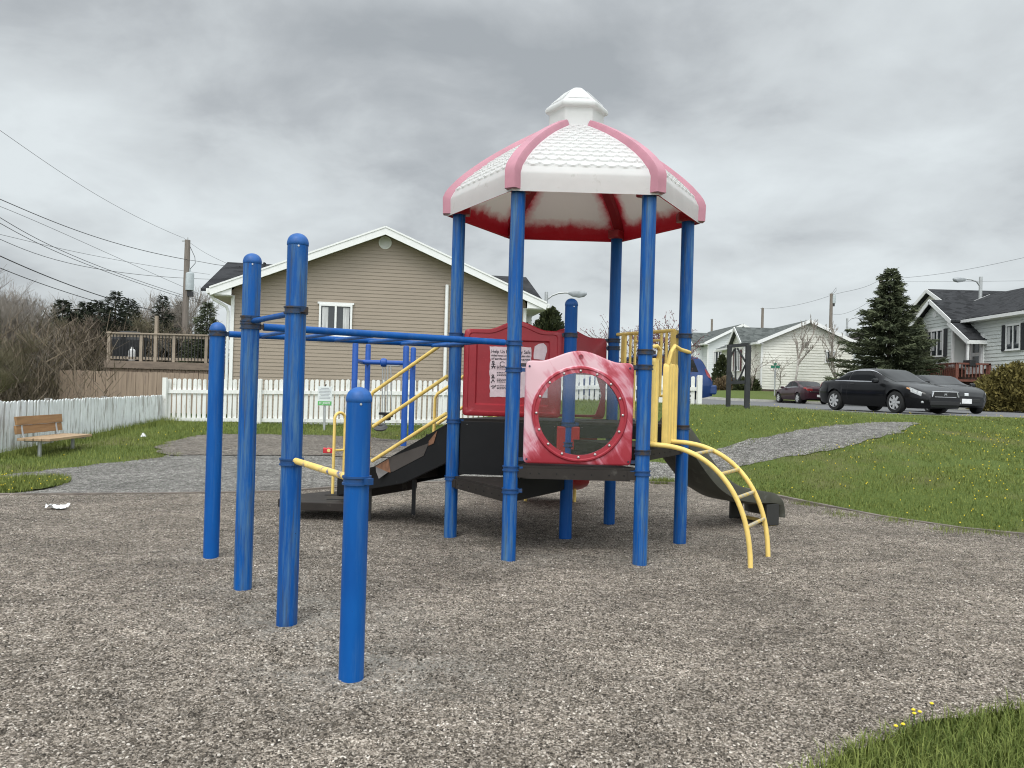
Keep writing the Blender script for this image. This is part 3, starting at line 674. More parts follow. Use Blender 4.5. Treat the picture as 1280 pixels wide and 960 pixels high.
# overhead ladder
lad = MB()
def lift(p, z): return Vector((p[0], p[1], z))
e1 = (hv('L')-P1).normalized(); e2 = (hv('FL')-P2).normalized()
lad.tube([lift(P1+e1*.09, ZRAIL), lift(hv('L')-e1*.07, ZRAIL+.02)], .027, 14)
OL = lad.build('overhead_ladder', M['blue'], PS, smooth=35)
r2 = MB(); r2.tube([lift(P2+e2*.09, ZRAIL), lift(hv('FL')-e2*.10, ZRAIL)], .027, 14); r2.tube([lift(hv('FL')-e2*.12, ZRAIL), lift(hv('FL')-e2*.06, ZRAIL)], .016, 10)
r2.build('rail', M['blue'], OL, smooth=35)
for k in range(6):
    t = .16+.145*k; a = lift(P1+(hv('L')-P1)*t, ZRAIL); b = lift(P2+(hv('FL')-P2)*t, ZRAIL)
    q = MB(); q.tube([a, b], .0165, 10); q.build('rung', M['blue_clean'], OL, smooth=35)
q = MB(); dd = (P3-P2).normalized(); q.tube([lift(P2+dd*.08, ZCH), lift(P3-dd*.075, ZCH)], .019, 12); q.build('chin_bar', M['blue'], PS, smooth=35)
q = MB(); dd = (P4-P3).normalized(); q.tube([lift(P3+dd*.08, ZTURN+.01), lift(P4-dd*.075, ZTURN)], .019, 12); q.build('turning_bar', M['yellow_worn'], PS, smooth=35)
# decks (spiral of triangular steps)
ZD = {('L', 'FL'): .63, ('FL', 'FR'): .845, ('FR', 'R'): 1.02, ('R', 'BR'): 1.19, ('BR', 'BL'): 1.192, ('BL', 'L'): 1.194}
for (a, b), z in ZD.items():
    A, B, C_ = hv(a), hv(b), hv('C'); ce = (A+B+C_)/3
    ed = (B-A).normalized(); nn = Vector((ed.y, -ed.x, 0))
    if nn.dot(ce-A) > 0: nn = -nn
    pts = [C_.lerp(ce, .05), A.lerp(ce, .05)+nn*.02, B.lerp(ce, .05)+nn*.02]
    mb = MB(); mb.prism([lift(p, z-.02) for p in pts], (0, 0, .02))
    # edge channel on the outer side and along the two inner sides
    for p, q, k in ((pts[1], pts[2], 1), (pts[0], pts[1], 0), (pts[0], pts[2], 0)):
        d = (q-p).normalized(); s_ = d*.075
        mb.beam(lift(p+s_, z-.067), lift(q-s_, z-.067), .03, .092)
    out = pts[1]-nn*0+nn*.0155
    L_ = (pts[2]-pts[1]).length
    for t in (.13, .2, .34, .48, .62, .76, .88):
        c = lift(pts[1]+(pts[2]-pts[1])*t+nn*.016, z-.067)
        rot = Vector((0, 0, 1)).rotation_difference(nn).to_matrix()
        mb.lathe([(.007, -.004), (.007, .002)], c, 8, rot, 1)
    for p in (pts[1], pts[2]):
        d = (p-(pts[2] if p is pts[1] else pts[1])).normalized()
        mb.beam(lift(p-d*.10, z-.067), lift(p-d*.02, z-.067), .045, .075)
    mb.build('deck', [M['dark'], M['hole']], PS)
def riser(a, b, z0, z1, name='riser', mat='black', off=(0, 0, 0), th=.02, m0=.07, m1=.07):
    A, B = hv(a)+Vector(off), hv(b)+Vector(off); d = (B-A).normalized(); mb = MB()
    mb.beam(lift(A+d*m0, (z0+z1)/2), lift(B-d*m1, (z0+z1)/2), th, z1-z0)
    for t in (.12, .5, .88):
        p = lift(A+(B-A)*t, z1-.03); n = Vector((d.y, -d.x, 0)); mb.lathe([(.008, -.003), (.006, .004)], p+n*(th/2+.001), 8, Vector((0, 0, 1)).rotation_difference(n).to_matrix(), 1)
    return mb.build(name, [M[mat], M['bolt']], PS, bevel=.004)
riser('L', 'C', .645, 1.168, 'barrier')
riser('FL', 'C', .53, .75); riser('C', 'FR', .86, .925); riser('C', 'R', 1.036, 1.168)
q = MB(); q.box((CX, CY-.03, 1.0), (.225, .05, .29)); q.build('corner_plate', M['red_slide'], PS, bevel=.01)
# moulded panels
def arch_outline(w, z0, zs, zp, x0=None, n=96, hump=(.26, .80), rc=.03, ex=1.0):
    """outline in (u,z), walked from lower left: flat shoulders with a smooth hump"""
    pts = []
    def line(a, b, k): return [(a[0]+(b[0]-a[0])*i/k, a[1]+(b[1]-a[1])*i/k) for i in range(k)]
    pts += [(0, z0+rc), (0, zs-rc)]
    pts = line((0, z0+rc), (0, zs-rc), 22)+[(rc*.3, zs-rc*.3)]
    top = []
    for i in range(45):
        u = rc+(w-2*rc)*i/44; t = (u/w-hump[0])/(hump[1]-hump[0])
        zz = zs+((zp-zs)*(.5-.5*math.cos(2*PI*min(1, max(0, t))))**ex if 0 < t < 1 else 0); top.append((u, zz))
    pts += top+[(w-rc*.3, zs-rc*.3)]+line((w, zs-rc), (w, z0+rc), 22)+[(w-rc*.3, z0+rc*.3)]+line((w-rc, z0), (rc, z0), 22)+[(rc, z0), (rc*.3, z0+rc*.3)]
    return pts
def resloop(pts, n, start=None):
    P = np.array(pts+[pts[0]]); L = np.concatenate([[0], np.cumsum(np.hypot(*np.diff(P, axis=0).T))]); s = np.linspace(0, L[-1], n, endpoint=False)
    return [(np.interp(t, L, P[:, 0]), np.interp(t, L, P[:, 1])) for t in s]
def angloop(pts, c, n):
    """sample outline at equal angles round c"""
    P = np.array(pts+[pts[0]]); out = []
    for k in range(n):
        a = 2*PI*k/n; d = np.array((math.cos(a), math.sin(a))); best = None
        for i in range(len(P)-1):
            p, q = P[i]-c, P[i+1]-c; e = q-p; den = d[0]*e[1]-d[1]*e[0]
            if abs(den) < 1e-12: continue
            t = (p[0]*e[1]-p[1]*e[0])/den; s = (p[0]*d[1]-p[1]*d[0])/den
            if t > 0 and -1e-6 <= s <= 1+1e-6 and (best is None or t > best): best = t
        out.append((c[0]+d[0]*best, c[1]+d[1]*best))
    return out
class Pl:   # a vertical plane between two posts: u along, z up, n towards the outside/camera
    def __init__(s, a, b, ua, flip=1):
        s.d = (b-a).normalized(); s.o = a+s.d*ua; s.n = Vector((s.d.y, -s.d.x, 0))*flip
    def P(s, u, z, n=0): return Vector((s.o.x+s.d.x*u+s.n.x*n, s.o.y+s.d.y*u+s.n.y*n, z))
    def uv(s, px, py, n=0):
        p = onplane(px, py, s.o+s.n*n, s.n); return ((p-s.o).dot(s.d), p.z)
def inset(loop, d):
    a = np.array(loop); lo, hi = a.min(0), a.max(0); c = (lo+hi)/2; k = ((hi-lo)/2-d)/((hi-lo)/2)
    return [tuple(c+(q-c)*k) for q in a]
# panel 1: notice board between L and C
p1 = Pl(hv('L'), hv('C'), .085)
W1 = HR-.165; zb = zat(640, 521, 7.74); zs = zat(590, 411, 7.74); zp = zat(640, 401, 7.74)
ol = arch_outline(W1, zb, zs, zp, hump=(.22, .86)); c0 = np.array((W1/2, (zb+zs)/2)); N = 160
lo = angloop(ol, c0, N); rect = angloop([(.12, zb+.11), (W1-.12, zb+.11), (W1-.12, zs-.10), (.12, zs-.10)], c0, N)
rect2 = angloop([(.135, zb+.125), (W1-.135, zb+.125), (W1-.135, zs-.115), (.135, zs-.115)], c0, N)
mb = MB(); seq = [(lo, -.03), (lo, .012), (inset(lo, .012), .022), (inset(lo, .045), .022), (inset(lo, .052), .014), (inset(lo, .085), .014), (rect, .014), (rect2, -.004)]
mb.loops([[p1.P(u, z, n) for u, z in l] for l, n in seq])
NB = mb.build('notice_board', M['red'], PS, smooth=40)
def spatch(pl, pxs, n, th, name, mat, parent, jit=0):
    pts = []
    for p in pxs: u, z = pl.uv(*p, n); pts.append((u, z))
    if jit:
        pts = resample(pts, .025); pts = [(u+random.uniform(-jit, jit), z+random.uniform(-jit, jit)) for u, z in pts]
    m_ = MB(); m_.loops([[pl.P(u, z, n) for u, z in pts], [pl.P(u, z, n+th) for u, z in pts]]); return m_.build(name, mat, parent)
NT = spatch(p1, [(612.5, 496), (612, 465), (613, 450), (612.5, 433.5), (640, 433), (664, 434), (664, 452), (692, 452), (692, 497), (660, 497)], -.003, .002, 'notice', M['paper'], NB, .004)
spatch(p1, [(667.5, 449), (667, 441), (668.5, 433), (673, 429.5), (679, 428.5), (683, 432), (684, 439), (682, 445), (680.5, 450)], -.003, .002, 'torn_sticker', M['paper'], NB, .003)
def line_text(s, px, py, pw, hpx, bold=.0):
    u, z = p1.uv(px, py, 0); u2, _ = p1.uv(px+pw, py, 0); hh = hpx*7.7/980
    text_obj(s, hh, 'lettering', M['ink'], p1.P(u, z, 0.0005), p1.d, (0, 0, 1), NB, .0006, u2-u, bold)
line_text('Help Us Make Play Safe', 614, 441, 49, 6.0, .0005)
line_text('Aidez-nous \u00e0 rendre les jeux plus s\u00fbrs', 614, 445.2, 49, 3.6, .0005)
line_text("d'enfants charmants", 614, 449.4, 49, 3.6, .0005)
mb = MB()
for py in (457.5, 459.2, 461, 465.6, 467.4, 469.2, 473.7, 475.5, 477.3, 482, 483.8, 485.6):
    x0 = 621; u, z = p1.uv(x0, py)
    L_ = random.uniform(9, 14)
    while L_ > 0:
        k = random.uniform(1.2, 3.2); u2, _ = p1.uv(x0+k, py); mb.box(p1.P((p1.uv(x0, py)[0]+u2)/2, z, .0004), ((u2-p1.uv(x0, py)[0]), .0015, .006), Matrix.Rotation(math.atan2(p1.d.y, p1.d.x), 3, 'Z')); x0 += k+.6; L_ -= k+.6
# small stick figures drawn on the notice
def doodle(pts, r=.004):
    mb.tube([p1.P(*p1.uv(*p), .0006) for p in pts], r, 5)
for cx, cy in ((616.5, 452.5), (616, 469.5)):
    doodle([(cx+1.2*math.cos(t), cy-1.2*math.sin(t)) for t in np.linspace(0, 2*PI, 9)]); doodle([(cx, cy+1), (cx+.3, cy+5), (cx-1.8, cy+8)]); doodle([(cx+.3, cy+5), (cx+2.2, cy+8)]); doodle([(cx-2, cy+3), (cx, cy+2), (cx+2.5, cy+3)])
doodle([(614, 458), (619.5, 458)]); doodle([(613.8, 478.5), (614.6, 477)]); doodle([(614, 483), (616, 482.2), (619.5, 483)]); doodle([(615, 485), (618, 484.5)]); doodle([(619, 481), (620, 482)])
for cx, cy, rx in ((643, 492, 2.2), (628, 455, 3.0), (673, 488, 3.6)): doodle([(cx+rx*math.cos(t), cy-rx*math.sin(t)) for t in np.linspace(.5, 5.6, 11)], .003)
mb.build('print', M['ink'], NB)
# panel 2: arch with a window opening between BL and BR
p2 = Pl(hv('BL'), hv('BR'), .085)
zb2 = 1.205; zs2 = zat(755, 423, 8.73); zp2 = zs2+.10
ol = arch_outline(W1, zb2, zs2, zp2, hump=(.22, .86)); c0 = np.array((W1/2, 1.50)); lo = angloop(ol, c0, N)
zt2 = zat(725, 466, 8.73)
def hour(z):
    t = (z-zb2)/(zt2-zb2); return .045+.075*abs(2*t-1)**1.3
hole = [(hour(z), z) for z in np.linspace(zt2-.02, zb2+.03, 24)]; hole = [(W1-u, z) for u, z in reversed(hole)]+hole
hl = angloop([(u, z) for u, z in hole], c0, N)
mb = MB(); mb.loops([[p2.P(u, z, n) for u, z in l] for l, n in ((hl, -.025), (lo, -.025), (lo, .012), (inset(lo, .012), .02), (hl, .02), (hl, -.025))], False, False)
mb.build('arch_panel', M['red'], PS, smooth=40)
# porthole panel between FL and FR
p3 = Pl(hv('FL'), hv('FR'), 0)
uL, zb3 = p3.uv(653.5, 578.5); uR, _ = p3.uv(789, 582); _, zs3 = p3.uv(656, 449); _, zp3 = p3.uv(722, 438.5); _, zsr = p3.uv(790, 455.5)
W3 = uR-uL; p3 = Pl(hv('FL'), hv('FR'), uL); zs3 = (zs3+zsr)/2
uc, zc = p3.uv(724, 517.5); rin, rout = .355, .405
ol = arch_outline(W3, zb3, zs3, zp3, hump=(.14, .86), rc=.035, ex=.80); c0 = np.array((uc, zc)); lo = angloop(ol, c0, N)
circ = lambda r: [(uc+r*math.cos(2*PI*k/N), zc+r*math.sin(2*PI*k/N)) for k in range(N)]
mb = MB(); seq = [(circ(rin), -.03), (lo, -.03), (lo, .012), (inset(lo, .008), .020), (inset(lo, .014), .022), (circ(rout+.012), .022), (circ(rout), .040), (circ(rout-.012), .042), (circ(rout-.02), .034), (circ(rin), .034), (circ(rin), -.03)]
mb.loops([[p3.P(u, z, n) for u, z in l] for l, n in seq], False, False)
PP = mb.build('porthole_panel', M['faded'], PS, smooth=40)
wr = []
for v in PP.data.vertices:
    w_ = wmat(PP) @ v.co; dq = w_-p3.o; u, z = dq.dot(p3.d), w_.z; r_ = math.hypot(u-uc, z-zc)
    k = .10*math.exp(-((u-.05)/.16)**2)+.13*math.exp(-((z-zs3-.02)/.09)**2)-.16*math.exp(-((z-zb3)/.10)**2)-.10*math.exp(-((u-W3)/.13)**2)*(z < zc+.15)
    if r_ < rout+.002: k -= .32
    wr.append(k+.02)
PP.data.attributes.new('wear', 'FLOAT', 'POINT').data.foreach_set('value', wr)
mb = MB(); mb.loops([[p3.P(u, z, n) for u, z in circ(rin+.005)] for n in (.006, .012)]); mb.build('window_pane', M['bubble'], PP)
for k in range(16):
    a = PI/2+2*PI*k/16; q = MB(); rot = Vector((0, 0, 1)).rotation_difference(p3.n).to_matrix()
    q.lathe([(.0125, 0), (.0125, .003), (.009, .008), (.003, .010)], p3.P(uc+.372*math.cos(a), zc+.372*math.sin(a), .034), 10, rot); q.build('bolt', M['bolt'], PP, smooth=60)
q = MB(); q.loops([[p3.P(uc+r*math.cos(2*PI*k/20), zs3+.045+r*math.sin(2*PI*k/20), n) for k in range(20)] for r, n in ((.021, .021), (.021, .027), (.015, .027), (.015, .022))], False, True); q.build('boss', M['faded'], PP)
for u, z in ((.03, zb3+.035), (W3-.03, zb3+.035), (.035, zs3-.05), (W3-.035, zs3-.045)):
    q = MB(); q.lathe([(.010, 0), (.008, .006)], p3.P(u, z, .021), 8, Vector((0, 0, 1)).rotation_difference(p3.n).to_matrix()); q.build('corner_bolt', M['clamp_dark'], PP)
for u0, z in ((-.03, zs3-.04), (W3+.03, zs3-.045), (-.03, zb3+.03), (W3+.03, zb3+.03)):
    q = MB(); q.box(p3.P(u0, z, -.01), (.08, .03, .03), Matrix.Rotation(math.atan2(p3.d.y, p3.d.x), 3, 'Z')); q.build('bracket', M['clamp_dark'], PP)
# arc climber
AC = empty('arc_climber', (CX, CY, 0)); AC.parent = PS; AC.location = (0, 0, 0)
eF = (hv('R')-hv('FR')).normalized(); nF = Vector((eF.y, -eF.x, 0))
g1 = Vector((*ground(938, 716), 0)); g2 = Vector((*ground(960, 701), 0))
s1 = hv('FR')+eF*.15+nF*.07; s2 = hv('FR')+eF*.72+nF*.07; zA = 1.045
def arc(s, g_, t): # t 0..1
    a = t*PI/2; k = (g_-s); p = s+k*(math.sin(a)**.92); return lift(p, -.04+(zA+.04)*(math.cos(a)**.86 if t < 1 else 0))
for s_, g_ in ((s1, g1), (s2, g2)):
    q = MB(); q.tube([lift(s_-nF*.05, zA)]+[arc(s_, g_, t) for t in np.linspace(0, 1, 26)], .0215, 12); q.build('rail', M['yellow'], AC, smooth=40)
for t in (.24, .45, .62, .785):
    q = MB(); q.tube([arc(s1, g1, t), arc(s2, g2, t)], .0165, 10); q.build('rung', M['rung'], AC, smooth=40)
# yellow grab panels beside the climber
def plank(a, b, z0, z1, ribs):
    d = (b-a); L_ = d.length; d.normalize(); n = Vector((d.y, -d.x, 0)); m_ = MB()
    xs = np.linspace(0, L_, ribs*4+1); prof = []
    for i, x in enumerate(xs): prof.append((x, .034 if i % 4 in (1, 2, 3) else .002))
    front = [a+d*x+n*y for x, y in prof]; back = [a+d*x-n*.012 for x, y in reversed(prof)]
    ringp = front+back
    ls = []
    for z, k in ((z0, .96), (z0+.03, 1), (z1-.04, 1), (z1-.01, .94), (z1, .8)):
        c = (a+b)/2; ls.append([lift(c+(p-c)*k, z) for p in ringp])
    m_.loops(ls); return m_
A_ = hv('FR')
G1 = plank(A_+eF*.14, A_+eF*.30, 1.03, zat(816, 448, 7.0), 2).build('grab_panel', M['yellow'], PS, smooth=50)
G2 = plank(A_+eF*.53, A_+eF*.86, 1.03, zat(839, 455, 7.4), 4).build('grab_panel', M['yellow'], PS, smooth=50)
q = MB(); za = zat(818, 436, 7.0); q.tube([lift(A_+eF*.07, za), lift(A_+eF*.16+nF*.05, za+.02), lift(A_+eF*.26+nF*.04, za), lift(A_+eF*.28+nF*.02, za-.10)], .017, 10); q.build('hand_loop', M['yellow'], G1, smooth=40)
q = MB(); za = zat(855, 440, 7.7); q.tube([lift(hv('R')+nF*.05, za), lift(A_+eF*.85+nF*.05, za+.01), lift(A_+eF*.66+nF*.05, za+.035), lift(A_+eF*.58+nF*.04, za-.03), lift(A_+eF*.57+nF*.02, za-.14)], .019, 10); q.build('hand_loop', M['yellow'], G2, smooth=40)
# guard rail on the slide side
gp = Pl(hv('BR'), hv('R'), 0); zt = zat(812, 416, 8.3); q = MB()
gA, gB = .06, .98
def gp_at(px, py): return gp.uv(px, py)[0]
q.tube([gp.P(gA, zt), gp.P(gB, zt)], .019, 10)
for px, w_, z0 in ((779.5, .06, 1.21), (842.5, .09, 1.21)): q.box(gp.P(gp_at(px, 450), (zt+z0)/2), (w_, .03, zt-z0), Matrix.Rotation(math.atan2(gp.d.y, gp.d.x), 3, 'Z'))
for px, z0 in ((787.5, 1.22), (793.5, 1.22), (826, 1.46), (832.5, 1.22)): q.tube([gp.P(gp_at(px, 450), z0), gp.P(gp_at(px, 450), zt)], .014, 8)
q.tube([gp.P(gp_at(793.5, 425), zt-.09), gp.P(gp_at(826, 425), zt-.09)], .014, 8); q.tube([gp.P(gp_at(826, 450), 1.47), gp.P(gp_at(832.5, 450), 1.47)], .014, 8); q.tube([gp.P(gp_at(780, 450), 1.24), gp.P(gp_at(793.5, 450), 1.24)], .014, 8)
q.build('guard_rail', M['yellow'], PS, smooth=40)
# grey slide
def slide(mid, n, prof, w, hgt, mat, under, name):
    n = n.normalized(); e = Vector((-n.y, n.x, 0)); sec = [(-w/2-.035, hgt-.03), (-w/2-.03, hgt), (-w/2, hgt), (-w/2+.05, .03), (-w/2+.12, 0), (w/2-.12, 0), (w/2-.05, .03), (w/2, hgt), (w/2+.03, hgt), (w/2+.035, hgt-.03), (w/2+.015, -.005), (w/2-.10, -.035), (-w/2+.10, -.035), (-w/2-.015, -.005)]
    P = np.array(prof); ts = np.linspace(0, len(P)-1, 44); ls = []
    from numpy import interp
    k = np.arange(len(P)); T = interp(ts, k, P[:, 0]); Z = interp(ts, k, P[:, 1]); HH = interp(ts, k, P[:, 2])
    for _ in range(3):
        T[1:-1] = (T[:-2]+2*T[1:-1]+T[2:])/4; Z[1:-1] = (Z[:-2]+2*Z[1:-1]+Z[2:])/4
    for i in range(len(T)):
        a = max(0, i-1); b = min(len(T)-1, i+1); sl = math.atan2(Z[b]-Z[a], T[b]-T[a]); nt_, nz = -math.sin(sl), math.cos(sl)
        ls.append([mid+n*(T[i]+nt_*h*(HH[i] if h > .02 else 1))+e*s_+Vector((0, 0, Z[i]+nz*h*(HH[i] if h > .02 else 1))) for s_, h in sec])
    m_ = MB(); m_.loops(ls); return m_.build(name, mat, PS, smooth=45)
mR = (hv('R')+hv('BR'))/2; nR = Vector((math.cos(R(30)+HROT), math.sin(R(30)+HROT), 0))
SL = slide(mR, nR, [(.0, 1.19, .8), (.10, 1.17, 1), (.3, 1.02, 1), (.55, .74, 1), (.8, .50, 1), (1.05, .37, 1), (1.35, .315, 1), (1.66, .30, .8), (1.77, .28, .4), (1.82, .22, .1), (1.83, .12, .1)], .54, .14, M['slide'], None, 'slide')
q = MB(); ee = Vector((-nR.y, nR.x, 0)); q.beam(lift(mR+nR*1.76-ee*.24, .045), lift(mR+nR*1.76+ee*.24, .045), .05, .06); q.beam(lift(mR+nR*1.56-ee*.24, .03), lift(mR+nR*1.78-ee*.24, .03), .05, .05); q.build('slide_foot', M['yellow'], SL)
for k_ in (-.27, .27):
    q = MB(); q.beam(lift(mR+nR*1.56+ee*k_, .16), lift(mR+nR*1.76+ee*k_, .16), .03, .24); q.build('slide_base', M['slide_under'], SL, bevel=.006)
# red slide on the far side
mB = (hv('BR')+hv('BL'))/2; nB = Vector((math.cos(R(90)+HROT), math.sin(R(90)+HROT), 0))
RS = slide(mB, nB, [(.0, 1.19, .9), (.15, 1.16, 1), (.5, .90, 1), (.9, .54, 1), (1.2, .33, 1), (1.5, .25, 1), (1.75, .23, 1), (1.85, .19, .5)], .90, .20, M['red_slide'], None, 'red_slide')
q = MB(); q.tube([lift(mB+nB*1.55+Vector((.32, 0, 0)), -.03), lift(mB+nB*1.55+Vector((.32, 0, 0)), .34)], .022, 10); q.tube([lift(mB+nB*1.55-Vector((.32, 0, 0)), -.03), lift(mB+nB*1.55-Vector((.32, 0, 0)), .34)], .022, 10); q.build('slide_leg', M['yellow'], RS, smooth=40)
# ramp on the left with landing
nW = Vector((math.cos(R(150)+HROT), math.sin(R(150)+HROT), 0)); eW = (hv('BL')-hv('L')).normalized()
RP = empty('stair_ramp', (0, 0, 0)); RP.parent = PS
def rw(t, z, s=0.): return lift(hv('L')+nW*t+eW*s, z)
side = [(.03, .77), (.6, .50), (1.05, .40), (1.5, .29), (1.5, .50), (1.0, .645), (.03, 1.17)]
for s_ in (.02, HR-.05):
    m_ = MB(); m_.prism([rw(t, z, s_) for t, z in side], eW*.03); sp_ = m_.build('side_panel', M['black'], RP, bevel=.006)
    if s_ < .5:
        # worn liner sheet peeling off the panel
        m_ = MB(); m_.prism([rw(t, z, s_-.006) for t, z in ((.30, .93), (.36, .80), (.74, .61), (.80, .60), (.84, .735))], eW*.005); m_.build('liner_sheet', mk('grey_brown_liner', (.060, .050, .045), .6), sp_)
        m_ = MB(); m_.prism([rw(t, z, s_-.010) for t, z in ((.97, .65), (.80, .735), (.77, .60), (.84, .60), (.90, .565))], eW*.005); m_.build('torn_patch', mk('bare_orange_plywood', (.21, .10, .055), .7, var=.4, vs=18), sp_)
        m_ = MB(); m_.add([rw(.965, .645, s_-.012), rw(.87, .57, s_-.03), rw(.80, .60, s_-.012), rw(.88, .53, s_-.06), rw(.945, .60, s_-.03)], [(0, 1, 2), (0, 4, 1), (1, 3, 2), (4, 3, 1)]); m_.build('peeled_flap', mk('grey_flap', (.13, .12, .115), .7), sp_)
        m_ = MB(); m_.prism([rw(t, z, s_-.008) for t, z in ((.20, 1.06), (.24, .93), (.30, .905), (.30, .95))], eW*.005); m_.build('torn_patch', bpy.data.materials['bare_orange_plywood'], sp_)
for k in range(5):
    t0 = .06+k*.29; z_ = 1.02-k*.175
    m_ = MB(); m_.box(rw(t0+.15, z_-.02, HR/2), (.31, HR-.10, .03), Matrix.Rotation(math.atan2(nW.y, nW.x), 3, 'Z')); m_.box(rw(t0, z_+.055, HR/2), (.02, HR-.10, .14), Matrix.Rotation(math.atan2(nW.y, nW.x), 3, 'Z')); m_.build('tread', M['dark'], RP)
for px, py, zt_ in ((461, 655, .44), (516.5, 648, .58)):
    x, y = ground(px, py); m_ = MB(); m_.box((x, y, zt_/2-.03), (.042, .042, zt_+.06)); m_.build('leg', M['darkmetal'], RP)
LP = [Vector((-1.54, 8.36, 0)), Vector((-2.32, 8.37, 0)), Vector((-2.52, 8.57, 0)), Vector((-2.46, 8.9, 0)), Vector((-2.16, 9.28, 0)), Vector((-1.74, 9.28, 0))]
m_ = MB(); m_.prism([lift(p, .14) for p in LP], (0, 0, .09)); 
for p, q_ in ((0, 1), (5, 4)): pass
LND = m_.build('landing', M['dark'], PS, bevel=.008)
m_ = MB(); m_.beam((-2.0, 8.62, .2315), (-1.72, 8.66, .2315), .05, .004); m_.beam((-2.1, 8.95, .2315), (-1.7, 9.0, .2315), .05, .004); m_.build('slot', M['hole'], LND)
for x, y in ((-2.35, 8.5), (-1.65, 8.45), (-1.8, 9.2), (-2.1, 9.2)):
    m_ = MB(); m_.tube([(x, y, -.04), (x, y, .13)], .022, 8); m_.build('leg', M['darkmetal'], LND)
x, y = ground(415, 642); x2, y2 = x+.10, y+.10
def hl_arch(a, b, zt_):
    a, b = Vector(a), Vector(b); c = (a+b)/2; r_ = (b-a).length/2; d = (b-a).normalized()
    return [lift(a, -.03)]+[lift(c-d*r_*math.cos(t), zt_-r_+r_*math.sin(t)) for t in np.linspace(0, PI, 11)]+[lift(b, -.03)]
m_ = MB(); m_.tube(hl_arch((x, y, 0), (x2, y2, 0), zat(421, 516, y)), .0175, 10); zz = zat(420, 563, y); m_.tube([(x, y, zz), (x2, y2, zz)], .014, 8); m_.build('grab_loop', M['yellow'], PS, smooth=40)
def handrail(s_, rails, tpost, ztop_low):
    m_ = MB()
    for t0, z0, t1, z1, bend in rails:
        pts = [rw(t0, z0, s_), rw(t1-.03, z1+.016, s_)]
        if bend: pts += [rw(t1, z1-.03, s_), rw(t1+.01, bend, s_)]
        m_.tube(pts, .0185, 10)
    m_.build('handrail', M['yellow'], RP, smooth=40)
handrail(-.035, [(.06, 1.97, 1.02, 1.41, .52), (.06, 1.61, 1.01, 1.05, 0), (.06, 1.24, 1.01, .69, 0)], 1, 0)
handrail(HR+.0, [(.06, 1.97, 1.02, 1.40, .52), (.06, 1.61, 1.01, 1.05, 0)], 1, 0)
handrail(HR*.96, [(.06, 1.24, 1.01, .69, 0)], 1, 0)
# roof
RF = empty('dome_roof', (0, 0, 0)); RF.parent = PS
ribp = [(1.275, 3.205), (1.28, 3.365), (1.25, 3.425), (1.15, 3.532), (1.05, 3.618), (.90, 3.728), (.757, 3.820), (.60, 3.912), (.445, 3.994), (.294, 4.070)]
rp = np.array(ribp); arcl = np.concatenate([[0], np.cumsum(np.hypot(*np.diff(rp, axis=0).T))])
def prof(s): return np.interp(s, arcl, rp[:, 0]), np.interp(s, arcl, rp[:, 1])
def scallop(x, v, w=.112, p=.082, L_=.20, t=1.0):
    h = np.zeros_like(x); gv = np.zeros_like(x)
    for k in range(-3, 26):
        off = (k % 2)*w/2; xx = ((x-off+w/2) % w)-w/2; vb = k*p+.030*(1-np.sqrt(np.maximum(0, 1-(xx/(w*.52))**2)))*-1+.03
        vb = k*p+.62*p*(1-np.sqrt(np.maximum(0, 1-(xx/(w*.53))**2)))
        d = (v-vb)/L_; h = np.maximum(h, np.where((d >= 0) & (d <= 1), 1-d, 0)); gv = np.maximum(gv, np.where((d < 0) & (d > -.085), 1+d/.085, 0)*(h < .75))
    return (h-.20*gv)*t
